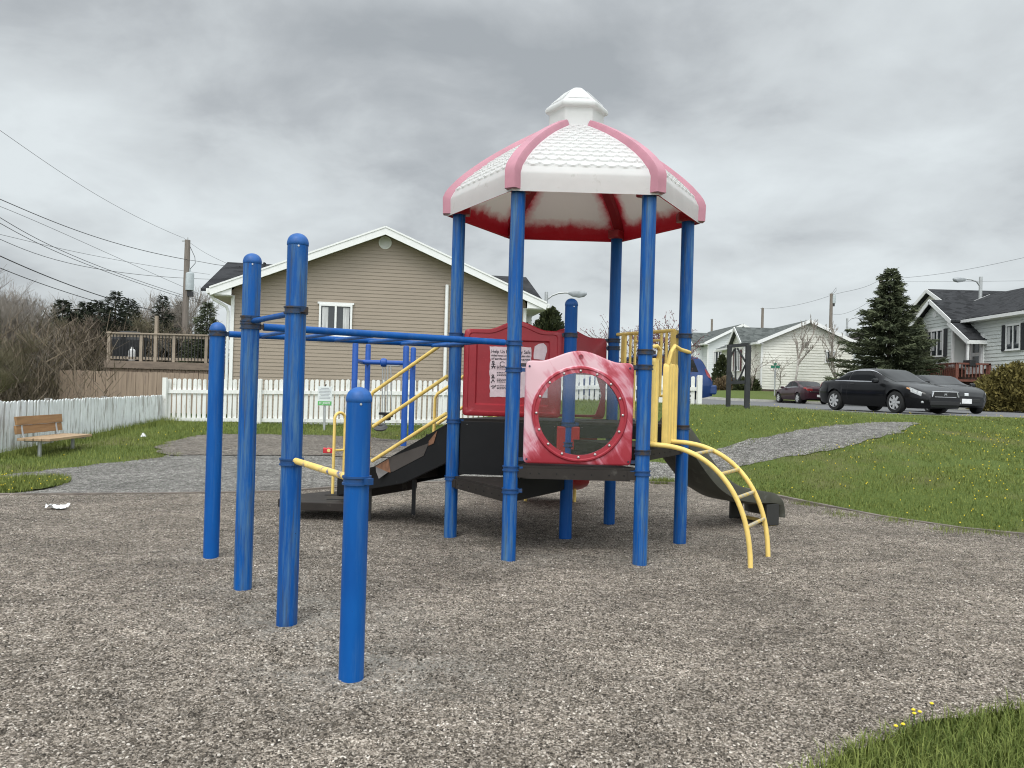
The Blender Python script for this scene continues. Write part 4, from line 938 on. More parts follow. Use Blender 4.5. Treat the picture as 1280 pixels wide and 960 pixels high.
def roof_panel(k):
    a0 = R(60*k)+HROT; a1 = R(60*(k+1))+HROT; d0 = Vector((math.cos(a0), math.sin(a0), 0)); d1 = Vector((math.cos(a1), math.sin(a1), 0)); mid = (d0+d1).normalized()
    nu, nv = 112, 150
    s = np.concatenate([[0, .05, .10, .15, .165], np.linspace(.18, arcl[-1], nv-5)]); u = np.linspace(0, 1, nu)
    S, U = np.meshgrid(s, u, indexing='ij'); r_, z_ = prof(S); r_ = r_-.022; z_ = z_-.018
    X = r_*((1-U)*d0.x+U*d1.x); Y = r_*((1-U)*d0.y+U*d1.y)
    wid = r_; xa = (U-.5)*wid
    ms = (S > .235) & (S < arcl[-1]-.05); edge_d = np.minimum(U, 1-U)*wid; ms &= edge_d > .085
    hgt = np.where(ms, scallop(xa, S-.235)*.021-.006, 0.)
    # outward normal in the profile
    sl = np.gradient(z_, axis=0)/np.minimum(-1e-6, np.gradient(r_, axis=0)-1e-9); 
    nz = .75; nh = .66
    X = X+mid.x*nh*hgt; Y = Y+mid.y*nh*hgt; z_ = z_+nz*hgt
    V = np.stack([X.ravel()+CX, Y.ravel()+CY, z_.ravel()], 1); n0 = len(V)
    i = (np.arange(nv-1)[:, None]*nu+np.arange(nu-1)[None]).ravel(); Fo = np.stack([i, i+1, i+nu+1, i+nu], 1)
    m_ = MB(); m_.add(V.tolist(), Fo.tolist(), 0)
    # inner shell
    nv2, nu2 = 30, 25; s2_ = np.linspace(0, arcl[-1]-.01, nv2); u2_ = np.linspace(0, 1, nu2); S2, U2 = np.meshgrid(s2_, u2_, indexing='ij'); r2_, z2_ = prof(S2)
    r2_ = np.maximum(.05, r2_-.055); z2_ = np.where(S2 < .02, z2_, z2_-.055)
    r2_[0] = r_[0, 0]-.004; z2_[0] = 3.187
    X2 = r2_*((1-U2)*d0.x+U2*d1.x); Y2 = r2_*((1-U2)*d0.y+U2*d1.y)
    V2 = np.stack([X2.ravel()+CX, Y2.ravel()+CY, z2_.ravel()], 1); i = (np.arange(nv2-1)[:, None]*nu2+np.arange(nu2-1)[None]).ravel()
    m_.add(V2.tolist(), np.stack([i, i+nu2, i+nu2+1, i+1], 1).tolist(), 1)
    e2_ = np.minimum(np.minimum(U2, 1-U2)*r2_*2.6, (S2-.10)*3.0); e2_ = np.minimum(e2_, 1)+.0
    cen = np.abs(U2-.5)*r2_
    e2_ = np.where((cen > .015) & (cen < .06), e2_-.22*np.exp(-((cen-.035)/.014)**2), e2_)
    m_.attr['edge'] = np.concatenate([np.ones(n0), np.clip(e2_.ravel(), 0, 1)])
    me_o = m_.build('roof_panel', [M['whiteplastic'], M['roof_in']], RF, smooth=35)
    return me_o
for k in range(6): roof_panel(k)
for k in range(6):
    a = R(60*k)+HROT; d = Vector((math.cos(a), math.sin(a), 0)); e = Vector((-d.y, d.x, 0)); m_ = MB(); ls = []
    ss = np.concatenate([[-.0, .03], np.linspace(.10, arcl[-1]+.03, 26)])
    for i, s in enumerate(ss):
        r_, z_ = prof(min(s, arcl[-1]))
        if s > arcl[-1]: r_ -= .02; z_ += .008
        s0, s1_ = max(0, s-.04), min(arcl[-1], s+.04); r0, z0 = prof(s0); r1, z1 = prof(s1_); tl = math.hypot(r1-r0, z1-z0) or 1; nr_, nz_ = (z1-z0)/tl, -(r1-r0)/tl
        if s < .06: nr_, nz_ = 1, 0
        c = Vector((CX, CY, 0))+d*r_+Vector((0, 0, z_)); N_ = d*nr_+Vector((0, 0, nz_)); w_ = .057-.018*min(1, max(0, (s-.2)/.9))
        back = .075
        # the flanks bend back round the corner
        sec = [(-w_-.012, -back), (-w_, .006), (-w_*.82, .018), (w_*.82, .018), (w_, .006), (w_+.012, -back)]
        ls.append([c+e*x+N_*y - d*(abs(x)*.50 if abs(x) > w_*.9 else 0)*(.35 if s > .06 else .35) for x, y in sec])
    m_.loops(ls); RB = m_.build('rib', M['pink'], RF, smooth=40)
    m_ = MB(); c = Vector((CX, CY, 0))+d*1.155; rot = Matrix.Rotation(a, 3, 'Z'); m_.box(c+Vector((0, 0, 3.245))-d*.03, (.20, .13, .09), rot); m_.build('post_socket', M['red'], RB, bevel=.012)
    # underside of the rib
    m_ = MB(); ls = []
    for s in np.linspace(.10, arcl[-1]-.06, 18):
        r_, z_ = prof(s); c = Vector((CX, CY, 0))+d*max(.06, r_-.085)+Vector((0, 0, z_-.085)); ls.append([c-e*.06, c-e*.04-Vector((0, 0, .03))-d*.02, c+e*.04-Vector((0, 0, .03))-d*.02, c+e*.06, c+Vector((0, 0, .03))])
    m_.loops(ls); m_.build('rib_underside', M['red'], RB, smooth=40)
# cupola
m_ = MB(); hexr = lambda r_, z_: [Vector((CX+r_*math.cos(R(60*k)+HROT), CY+r_*math.sin(R(60*k)+HROT), z_)) for k in range(6)]
m_.loops([hexr(r_, z_) for r_, z_ in ((.28, 3.98), (.272, 4.0), (.272, 4.225), (.295, 4.230), (.312, 4.238), (.316, 4.262), (.306, 4.285), (.295, 4.292), (.16, 4.41), (.075, 4.475), (.035, 4.492), (.01, 4.496))]); CU = m_.build('cupola', M['whiteplastic'], RF, bevel=.010, bseg=3, smooth=40)
for k in range(6):
    a0 = R(60*k)+HROT; a1 = R(60*(k+1))+HROT; m_ = MB()
    cu = lambda r_, u, z_: Vector((CX+r_*((1-u)*math.cos(a0)+u*math.cos(a1)), CY+r_*((1-u)*math.sin(a0)+u*math.sin(a1)), z_))
    s_ = np.linspace(0, 1, 26); u_ = np.linspace(.12, .88, 28); S, U = np.meshgrid(s_, u_, indexing='ij'); r_ = .275-.135*S; z_ = 4.313+.116*S
    hh = scallop((U-.5)*r_, S*.2, .06, .045, .11)*.008
    V = [tuple(cu(r_[i, j], U[i, j], z_[i, j]+hh[i, j])) for i in range(26) for j in range(28)]; i = (np.arange(25)[:, None]*28+np.arange(27)[None]).ravel()
    m_.add(V, np.stack([i, i+1, i+29, i+28], 1).tolist()); m_.build('cupola_tiles', M['whiteplastic'], CU, smooth=35)

# ------------------------------------------------------------------ swing frame
SW = empty('swing_frame', (at(480, 540, 16).x, 16.3, Hf(-2.6, 16.3)), 0, 'blue post swing frame standing before the white fence', 'swing')
sw = {}
for k, (px, Y, ty) in dict(a=(443, 15.6, 428), b=(459, 17.4, 430), c=(506.5, 15.6, 432), d=(515.5, 17.4, 434)).items():
    p = at(px, 480, Y); zg = Hf(p.x, p.y); m_ = MB(); zt_ = zat(px, ty, Y); m_.lathe([(.06, zg-.1), (.06, zt_-.04), (.05, zt_-.012), (.025, zt_)], (p.x, p.y, 0), 16); m_.build('post', M['blue_far'], SW, smooth=40); sw[k] = p
zb_ = zat(470, 453, 16.5)
def mid3(a, b, t): return a+(b-a)*t
m_ = MB(); A_, B_ = mid3(sw['a'], sw['b'], .5), mid3(sw['c'], sw['d'], .5)
m_.tube([lift(sw['a'], zb_), lift(sw['b'], zb_)], .045, 12); m_.tube([lift(sw['c'], zb_), lift(sw['d'], zb_)], .045, 12); m_.tube([lift(A_, zb_), lift(B_, zb_)], .05, 12); m_.lathe([(.02, -.09), (.085, -.05), (.095, 0), (.085, .05), (.02, .09)], lift(mid3(A_, B_, .46), zb_), 14, Matrix.Rotation(PI/2, 3, 'Y')); m_.build('top_beam', M['blue_far'], SW, smooth=40)
m_ = MB(); c = lift(mid3(A_, B_, .62), zb_-.055); m_.box(c, (.36, .05, .035)); m_.build('hanger', M['galv'], SW, bevel=.006)
def chain(a, b): return [Vector(a).lerp(Vector(b), t) for t in np.linspace(0, 1, 8)]
m_ = MB()
zs_ = zat(482, 521, 16.5)
for px in (478.5, 481.5): m_.tube(chain(at(px, 457, 16.5), at(px-1, 530, 16.5)), .011, 6)
for px in (485, 488.5): m_.tube(chain(at(px, 457, 16.4), at(px-1+(px > 486)*2, 514, 16.4)), .011, 6)
m_.build('chain', M['galv'], SW)
m_ = MB(); p = at(482, 517, 16.4); m_.box(p, (.26, .20, .05)); m_.box(p+Vector((.03, -.09, -.06)), (.13, .03, .16)); m_.box(p+Vector((.03, .09, -.06)), (.13, .03, .16)); m_.box(p+Vector((.13, 0, -.02)), (.03, .20, .10)); m_.build('bucket_seat', M['black'], SW, bevel=.012)
m_ = MB(); p = at(475.5, 534, 16.5); m_.lathe([(.05, -.05), (.13, -.04), (.155, 0), (.12, .045), (.05, .04), (.045, 0)], p, 18, Matrix.Rotation(.35, 3, 'X')); m_.build('hanging_seat', mk('grey_seat_rubber', (.10, .10, .10), .7), SW, smooth=40)

# ------------------------------------------------------------------ bench
def bench():
    a = math.atan2(-12, 1.43)  # along the left fence
    p = Vector((-7.98, 13.62, 0)); zg = Hf(p.x, p.y)
    t = empty('park_bench', (p.x, p.y, zg), math.atan2(1.43, -12)+PI/2+PI/2+PI, 'wooden bench with brown back and pale seat boards against the left white fence', 'bench')
    return t, zg
BN, zg = bench()
BN.rotation_euler = (0, 0, math.atan2(12, -.45))    # local x runs along the fence, away from the camera; -y faces the gravel
def bl(name, mat, f, parent=BN, **k): m_ = MB(); f(m_); return m_.build(name, mat, parent, local=True, **k)
for z_, in ((.415,), (.565,)): bl('backrest', M['benchwood'], lambda m_: m_.box((0, .20, z_), (1.40, .04, .145), Matrix.Rotation(-.15, 3, 'X')), bevel=.005)
for y_ in (-.30, -.16, -.02, .11): bl('seat', M['benchseat'], lambda m_: m_.box((0, y_, .265), (1.40, .125, .045)), bevel=.005)
for x_ in (-.55, .5):
    bl('leg', M['galv'], lambda m_: (m_.tube([(x_, -.12, -.12), (x_, -.12, .24)], .03, 10), m_.box((x_, -.10, .23), (.05, .46, .025)), m_.tube([(x_, .12, .23), (x_, .165, .33), (x_, .215, .61)], .018, 8)), smooth=40)

# ------------------------------------------------------------------ fences
def fence(name, label, pts, ztop, hgt, pitch, pw, mat, posts, rails, round_top=True, group=None, railside=1, postmat=None, yaw=.05):
    """pts: ground polyline, ztop(i along metres) height; slats in one mesh, rails and posts of their own"""
    P = [Vector((x, y, 0)) for x, y in pts]; L = [0]
    for a, b in zip(P, P[1:]): L.append(L[-1]+(b-a).length)
    root = empty(name, (P[0].x, P[0].y, Hf(P[0].x, P[0].y)), 0, label, 'fence', group)
    def pos(s):
        for i in range(len(P)-1):
            if s <= L[i+1] or i == len(P)-2:
                d = (P[i+1]-P[i]).normalized(); return P[i]+d*(s-L[i]), d
    m_ = MB(); s = pitch*.5
    while s < L[-1]:
        p, d = pos(s); n = Vector((d.y, -d.x, 0))*railside; zt_ = ztop(s)+random.uniform(-.012, .012); z0 = max(zt_-hgt, Hf(p.x, p.y)+.02)
        w_ = pw*random.uniform(.94, 1.04); tw = random.uniform(-.012, .012)
        o_ = p; yw = Matrix.Rotation(random.uniform(-yaw, yaw), 3, 'Z'); d = yw @ d; n = yw @ n
        if round_top: top = [(-w_/2, -w_*.42), (-w_*.36, -w_*.13), (-w_*.18, -.01), (0, 0), (w_*.18, -.01), (w_*.36, -w_*.13), (w_/2, -w_*.42)]
        else: top = [(-w_/2, 0), (w_/2, 0)]
        outl = [(-w_/2, z0)]+[(x, zt_+z) for x, z in top]+[(w_/2, z0)]
        m_.prism([lift(o_+d*(x+tw*(z-z0)), z) for x, z in outl], -n*.018); s += pitch*random.uniform(.985, 1.015)
    m_.build('slats', mat, root)
    for dz in rails:
        m_ = MB(); k = 0; ss = list(np.arange(0, L[-1], 1.2))+[L[-1]]; ls = []
        for s in ss:
            p, d = pos(s); n = Vector((d.y, -d.x, 0))*railside; z_ = ztop(s)-dz; q = p+n*.003
            ls.append([lift(q, z_-.045), lift(q+n*.036, z_-.045), lift(q+n*.036, z_+.045), lift(q, z_+.045)])
        m_.loops(ls); m_.build('rail', mat, root)
    for s, up, w_ in posts:
        p, d = pos(s); n = Vector((d.y, -d.x, 0))*railside; m_ = MB(); zt_ = ztop(s)+up; z0 = Hf(p.x, p.y)-.2
        m_.box(lift(p+n*(.045+w_/2 if up < .03 else 0), (zt_+z0)/2), (w_, w_, zt_-z0), Matrix.Rotation(math.atan2(d.y, d.x), 3, 'Z')); m_.build('post', postmat or mat, root, bevel=.006)
    return root
bx = [-8.80, -.2, 1.5, 4.86]; bz = [1.52, 1.70, 1.93, 1.955]
fence('picket_fence', 'tall white picket fence with rounded slats below the tan house', [(-8.80, 20.0), (4.70, 19.4)], lambda s: float(np.interp(-8.8+s, bx, bz)), 1.13, .131, .092, M['fence'], [(0.0, .02, .10), (2.45, .0, .09), (4.9, 0, .09), (7.35, 0, .09), (9.8, 0, .09), (13.44, .01, .11)], (.33, 1.04), True)
lf = lambda s: 1.10-.06*s/8.1
fence('picket_fence', 'low weathered white fence of tight slats behind the bench', [(-8.86, 19.92), (-8.62, 13.2), (-8.35, 6.8)], lf, .95, .104, .092, M['fence_old'], [(2.9, .02, .09), (5.1, .02, .09)], (), True, railside=1, postmat=M['fence_post_old'], yaw=.16)
a_ = at(75, 465, 24.5); b_ = at(212, 465, 24.0)
fence('board_fence', 'brown board fence below the raised deck', [(a_.x, a_.y), (b_.x, b_.y), (b_.x+2.2, b_.y+.1)], lambda s: 1.70, 1.6, .142, .138, M['brownwood'], [], (), False)

# ------------------------------------------------------------------ playground notice sign
x, y = at(406, 500, 18.6).x, 18.6
SG = empty('notice_sign', (x, y, Hf(x, y)), 0, 'small white notice sign with green footer on a thin post before the picket fence', 'sign')
c = at(406.3, 495, 18.6); w_ = 18*18.6/980; h_ = 24*18.6/980
m_ = MB(); m_.box((x, y+.02, (Hf(x, y)-.1+c.z+h_/2)/2), (.05, .04, c.z+h_/2-Hf(x, y)+.1)); m_.build('post', M['galv'], SG)
m_ = MB(); m_.box((c.x, y-.012, c.z), (w_, .016, h_)); SB = m_.build('sign_board', M['signwhite'], SG, bevel=.004)
m_ = MB(); m_.box((c.x, y-.0225, c.z-h_*.375), (w_*.94, .004, h_*.21)); m_.build('green_band', M['signgreen'], SB)
text_obj("ST. JOHN'S", .07, 'lettering', M['signwhite'], (c.x-w_*.38, y-.026, c.z-h_*.42), (1, 0, 0), (0, 0, 1), SB, .0008, w_*.76, .002)
m_ = MB()
for i in range(8):
    L_ = w_*random.uniform(.45, .85); m_.box((c.x, y-.0215, c.z+h_*(.40-.075*i)), (L_, .003, .014))
m_.build('print', M['signgrey'], SB)
m_ = MB(); m_.tube([(c.x, y, c.z+h_/2), (c.x+.02, y, c.z+h_/2+.05)], .015, 6); m_.build('hook', M['darkmetal'], SG)
# empty sign frame of dark timber
SF = empty('sign_frame', (at(922, 508, 17).x, 17.0, 1.2), 0, 'empty charcoal timber sign frame with diagonal braces on the grass bank', 'sign frame')
sl, sr = at(911, 470, 17.1), at(934.5, 470, 16.9); zt_ = zat(922, 431.5, 17)
def pt(px, py): return onplane(px, py, sl, Vector((-(sr-sl).y, (sr-sl).x, 0)).normalized())
for q_, wq in ((sl, .085), (sr, .105)):
    m_ = MB(); gz = Hf(q_.x, q_.y)-.1; m_.box((q_.x, q_.y, (gz+zt_)/2), (wq, .09, zt_-gz)); m_.build('post', M['charcoalwood'], SF, bevel=.006)
for a, b, hh in (((909, 433), (936, 430.5), .07), ((911, 478.5), (934, 477.5), .07)):
    m_ = MB(); m_.beam(pt(*a)+Vector((0, .01, 0)), pt(*b)+Vector((0, .01, 0)), .05, hh); m_.build('crossbar', M['charcoalwood'], SF)
for a, b in (((919.5, 435), (919.8, 476)), ((918.5, 436), (910.5, 453)), ((911, 457), (917.5, 476)), ((922, 435), (932, 452)), ((932, 456), (923.5, 476))):
    m_ = MB(); m_.beam(pt(*a)+Vector((0, .02, 0)), pt(*b)+Vector((0, .02, 0)), .03, .045, up=(0, 1, 0)); m_.build('brace', M['charcoalwood'], SF)

# ------------------------------------------------------------------ litter
def litter(name, label, px, py, mat, size, cat):
    x, y = ground(px, py); z = Hf(x, y)+.045; m_ = MB(); n = 9
    vs = []
    for i in range(n):
        for j in range(6):
            vs.append((x+(i/(n-1)-.5)*size[0]+random.uniform(-.012, .012), y+(j/5-.5)*size[1]+random.uniform(-.012, .012), z+random.random()**2*size[2]))
    fs = [(i*6+j, i*6+j+1, (i+1)*6+j+1, (i+1)*6+j) for i in range(n-1) for j in range(5)]
    m_.add(vs, fs); return tag(m_.build(name, mat), label, cat)
litter('paper_scrap', 'crumpled white paper scrap lying on the brown gravel', 71, 640, M['litter_white'], (.22, .12, .05), 'litter')
litter('paper_scrap', 'small white litter in the grass near the left fence', 179, 549, M['litter_white'], (.08, .06, .09), 'litter')
x, y = ground(411, 570); t = empty('snack_bag', (x, y, Hf(x, y)), 0, 'red snack bag lying by the yellow grab loop', 'litter')
m_ = MB(); z = Hf(x, y)+.05; m_.loops([[Vector((x-.10+i*.025, y-.04*k+.0, z+h)) for k, h in ((0, .0), (0, .10+.01*math.sin(i*2.)), (1, .085), (1, 0.))] for i in range(9)]); m_.build('bag', M['litter_red'], t, bevel=.01)
m_ = MB(); m_.lathe([(.032, 0), (.028, .004)], (x+.005, y-.045, z+.05), 12, Matrix.Rotation(PI/2, 3, 'X')); m_.build('emblem', M['litter_yellow'], t)

# ------------------------------------------------------------------ house helpers
def lap(m_, O, U, Nn, span, z0, z1, course=.115, t=.014):
    """lap siding: span(z)->(u0,u1)"""
    O, U, Nn = Vector(O), Vector(U), Vector(Nn); z = z0
    while z < z1-1e-4:
        zz = min(z1, z+course); a0, a1 = span(z); b0, b1 = span(zz)
        if a1-a0 < .02: break
        p = lambda u, z_, n: O+U*u+Nn*n+Vector((0, 0, z_))
        m_.add([p(a0, z, 0), p(a1, z, 0), p(a0, z, t), p(a1, z, t), p(b0, zz, .002), p(b1, zz, .002)], [(0, 1, 3, 2), (2, 3, 5, 4)]); z = zz
def window(O, U, Nn, u, z, w, h, n, parent, shutter=None, curtain=True, shw=.32):
    """frame proud of the wall, panes as sub-parts"""
    O, U, Nn = Vector(O), Vector(U), Vector(Nn); up = Vector((0, 0, 1)); c = lambda uu, zz, nn: O+U*uu+up*zz+Nn*nn
    rot = Matrix((U, Nn, up)).transposed(); m_ = MB(); fw = .06
    for du in [-w/2+fw/2+i*(w-fw)/n for i in range(n+1)]: m_.box(c(u+du, z, .035), (fw, .07, h-2*fw), rot)
    for dz in (-h/2+fw/2, h/2-fw/2): m_.box(c(u, z+dz, .035), (w, .07, fw), rot)
    m_.box(c(u, z-h/2-.02, .045), (w+.08, .10, .035), rot); m_.box(c(u, z+h/2+.03, .03), (w+.10, .06, .06), rot)
    f_ = m_.build('window', M['whitepaint'], parent)
    for i in range(n):
        pw_ = (w-fw)/n-fw; m_ = MB(); cu_ = u-w/2+fw/2+(i+.5)*(w-fw)/n; m_.box(c(cu_, z, .018), (pw_, .012, h-2*fw), rot); m_.build('pane', M['pane'], f_)
        if curtain:
            m_ = MB(); m_.box(c(cu_+(pw_*.2 if i else -pw_*.2), z+h*.08, .0255), (pw_*.45, .002, (h-2*fw)*.75), rot); m_.build('curtain', M['curtain'], f_)
    if shutter:
        for sgn in (-1, 1): m_ = MB(); m_.box(c(u+sgn*(w/2+shw/2+.04), z, .03), (shw, .04, h+.06), rot); m_.build('shutter', shutter, parent)
    return f_
def slab(m_, pts, th):
    m_.prism([Vector(p) for p in pts], (0, 0, th))
# tan house
TL = Vector((-9.03, 23.2, 0)); TA = math.atan2(1.6, 10.06)
TH = empty('tan_house', (TL.x, TL.y, .3), TA, 'tan vinyl sided house with wide gable behind the white picket fence', 'house')
tU = Vector((math.cos(TA), math.sin(TA), 0)); tN = Vector((math.sin(TA), -math.cos(TA), 0)); tB = -tN
def tp(u, v, z): return TL+tU*u+tB*v+Vector((0, 0, z))
WL, WR, ZE, ZP, UM, OV = .55, 9.60, 4.20, 6.30, 5.09, .0
slp = (ZP-ZE)/UM
def tspan(z):
    if z <= ZE+slp*WL-.12: return (WL, WR)
    k = (z+.12-ZE)/slp; return (max(WL, k), min(WR, 2*UM-k))
m_ = MB(); lap(m_, TL+tB*.45, tU, tN, tspan, .2, ZP-.13, .112, .016)
lap(m_, TL+tU*WR+tB*.45, tB, tU, lambda z: (0, 10), .2, ZE, .112); lap(m_, TL+tU*WL+tB*.45, tB, -tU, lambda z: (0, 10), .2, ZE, .112); m_.build('wall', M['tan'], TH)
m_ = MB()
for u0, u1 in ((0, UM), (2*UM, UM)):
    a, b, c_, d_ = tp(u0, 0, ZE), tp(u1, 0, ZP), tp(u1, 10.8, ZP), tp(u0, 10.8, ZE); m_.prism([a, b, c_, d_], (0, 0, .09))
# wider roof behind, with ridge across
zr_ = 5.62; m_.prism([tp(-.42, .75, ZE+.02), tp(10.3, .75, ZE+.02), tp(10.3, 4.6, zr_), tp(-.42, 4.6, zr_)], (0, 0, .08)); m_.prism([tp(-.42, 8.6, ZE+.02), tp(10.3, 8.6, ZE+.02), tp(10.3, 4.6, zr_), tp(-.42, 4.6, zr_)], (0, 0, .08))
RFT = m_.build('roof', M['shingle'], TH)
m_ = MB()
for u0, u1 in ((0, UM), (2*UM, UM)):
    a, b = tp(u0, -.03, ZE-.02), tp(u1, -.03, ZP-.02); ex_ = (b-a).normalized()*.06; m_.beam(a-Vector((0, 0, .055)), b-Vector((0, 0, .055))+ex_, .035 if u0 == 0 else .032, .20); a, b = tp(u0, -.052, ZE+.055), tp(u1, -.052, ZP+.055); m_.beam(a, b, .03, .05)
    sg = 1 if u0 == 0 else -1   # soffit return
    m_.prism([tp(u0, 0, ZE-.11), tp(u0, .44, ZE-.11), tp(u1, .44, ZP-.11), tp(u1, 0, ZP-.11)], (0, 0, .015))
    m_.prism([tp(u0, .0, ZE-.14), tp(u0+sg*.62, .0, ZE-.14), tp(u0+sg*.62, 0, ZE+.10), tp(u0+sg*.02, 0, ZE-.06)], -tN*-.02+tB*.03)
    m_.box(tp(u0+sg*.30, 5.3, ZE-.15), (.62, 10.5, .03), Matrix.Rotation(TA, 3, 'Z'))
    m_.box(tp(u0-sg*.05, 5.3, ZE-.04), (.10, 10.6, .14), Matrix.Rotation(TA, 3, 'Z'))
m_.box(tp(WL+.04, .44, 2.15), (.10, .10, 3.9), Matrix.Rotation(TA, 3, 'Z')); m_.box(tp(WR-.04, .44, 2.15), (.10, .10, 3.9), Matrix.Rotation(TA, 3, 'Z')); m_.build('trim', M['whitepaint'], TH)
m_ = MB(); m_.tube([tp(-.02, .2, ZE-.12), tp(.1, .22, ZE-.28), tp(.42, .36, ZE-.46), tp(.47, .40, ZE-.6), tp(.47, .40, .5)], .045, 8); m_.build('downpipe', M['whitepaint'], TH, smooth=40)
tO = TL+tB*.45+tN*.014
uu = (onplane(419.5, 400, tO, tN)-tO).dot(tU); zc_ = onplane(419.5, 400, tO, tN).z; window(tO, tU, tN, uu, zc_-.02, 1.0, 1.0, 2, TH)
pv = onplane(481.5, 303.5, tO, tN); m_ = MB(); rot = Matrix((tU, Vector((0, 0, 1)), tN)).transposed(); m_.lathe([(.20, -.01), (.20, .03), (.165, .04), (.16, .02)], pv, 28, rot)
for k in range(-4, 5): m_.box(pv+Vector((0, 0, k*.034))+tN*.03, (2*math.sqrt(max(.001, .155**2-(k*.034)**2)), .02, .018), Matrix((tU, tN, Vector((0, 0, 1)))).transposed() @ Matrix.Rotation(.5, 3, 'X'))
m_.build('gable_vent', M['whitepaint'], TH, smooth=35)
p = onplane(559, 356, tO+tN*.08, tN); m_ = MB(); m_.tube([(p.x, p.y, .3), p], .055, 12); m_.build('vent_pipe', M['whitepaint'], TH, smooth=40)
p = at(330, 334, 26.5); m_ = MB(); m_.tube([p-Vector((0, 0, .35)), p+Vector((0, 0, .10)), p+Vector((.03, 0, .16))], .05, 8); m_.tube([p+Vector((-.02, 0, 0)), p+Vector((.14, 0, -.03))], .03, 6); m_.build('roof_vent', M['darkmetal'], TH)
# bay on the far right side
m_ = MB(); lap(m_, TL+tU*(WR+.02)+tB*2.0, tU, tN, lambda z: (0, .45), 2.6, 4.05, .112); lap(m_, TL+tU*(WR+.47)+tB*2.0, tB, tU, lambda z: (0, 2.2), 2.6, 4.05, .112); m_.box(tp(WR+.24, 3.1, 2.6), (.55, 2.3, .12), Matrix.Rotation(TA, 3, 'Z')); BY = m_.build('bay', M['whitesiding'], TH)
window(TL+tU*(WR+.02)+tB*1.99, tU, tN, .22, 3.5, .34, .7, 1, TH, curtain=False)

# raised deck left of the tan house
DK = empty('wooden_deck', (at(200, 470, 26).x, 26, .4), 0, 'raised weathered wooden deck with black balusters beside the tan house', 'deck')
dl, dr = at(133, 450, 26.0).x, at(292, 450, 26.0).x; zf = zat(190, 452, 26.0); zr_ = zat(190, 418, 26.0)
m_ = MB(); m_.box(((dl+dr)/2, 28, zf-.05), (dr-dl, 4.0, .10)); m_.box(((dl+dr)/2, 25.97, zf-.12), (dr-dl+.1, .05, .24)); m_.build('floor', M['deckwood'], DK)
m_ = MB(); n_ = int((dr-dl)/.145)
for i in range(n_): m_.box((dl+(i+.5)*(dr-dl)/n_, 26.06, (zf-.25+.3)/2), ((dr-dl)/n_-.012, .03, zf-.25-.3))
m_.build('skirt_boards', M['brownwood'], DK)
for px, up in ((136, .06), (176.5, 0), (194.5, .62), (217.5, 0), (258, 0)):
    x_ = at(px, 430, 26).x; m_ = MB(); m_.box((x_, 26.03, (zf+zr_+up)/2), (.095, .095, zr_+up-zf)); m_.build('post', M['deckrail'], DK)
m_ = MB(); m_.box(((dl+dr)/2, 26.03, zr_+.02), (dr-dl, .16, .045)); m_.box(((dl+dr)/2, 26.03, zr_-.06), (dr-dl, .04, .09)); m_.box(((dl+dr)/2, 26.03, zf+.10), (dr-dl, .04, .09)); m_.box((dl+.05, 28, zr_+.02), (.14, 4, .045)); m_.build('rail', M['deckrail'], DK)
m_ = MB()
for i in range(38): m_.box((dl+.1+i*(dr-dl-.2)/37, 26.0, (zf+zr_)/2+.02), (.022, .022, zr_-zf-.1))
m_.build('balusters', M['darkmetal'], DK)
p = at(162, 440, 27.2); BQ = empty('barbecue', (p.x, 27.2, zf), 0, 'barbecue under a black cover on the wooden deck', 'barbecue')
m_ = MB(); m_.loops([[Vector((p.x+x_*k, 27.2+y_*k2, zf+z_)) for x_, y_ in ((-.5, -.3), (.5, -.3), (.5, .3), (-.5, .3))] for k, k2, z_ in ((.85, .9, .02), (.9, 1, .5), (1.05, 1, .75), (1.0, .8, .95), (.5, .4, 1.05))]); m_.build('cover', M['cover'], BQ, bevel=.03)
p = at(165, 443, 26.6); m_ = MB(); m_.lathe([(.05, 0), (.10, .02), (.115, .08), (.115, .34), (.08, .40), (.04, .42), (.04, .48)], (p.x, 26.6, zf+.01), 16); tag(m_.build('gas_cylinder', M['whitepaint'], None, smooth=40), 'white gas cylinder standing on the wooden deck', 'gas cylinder')

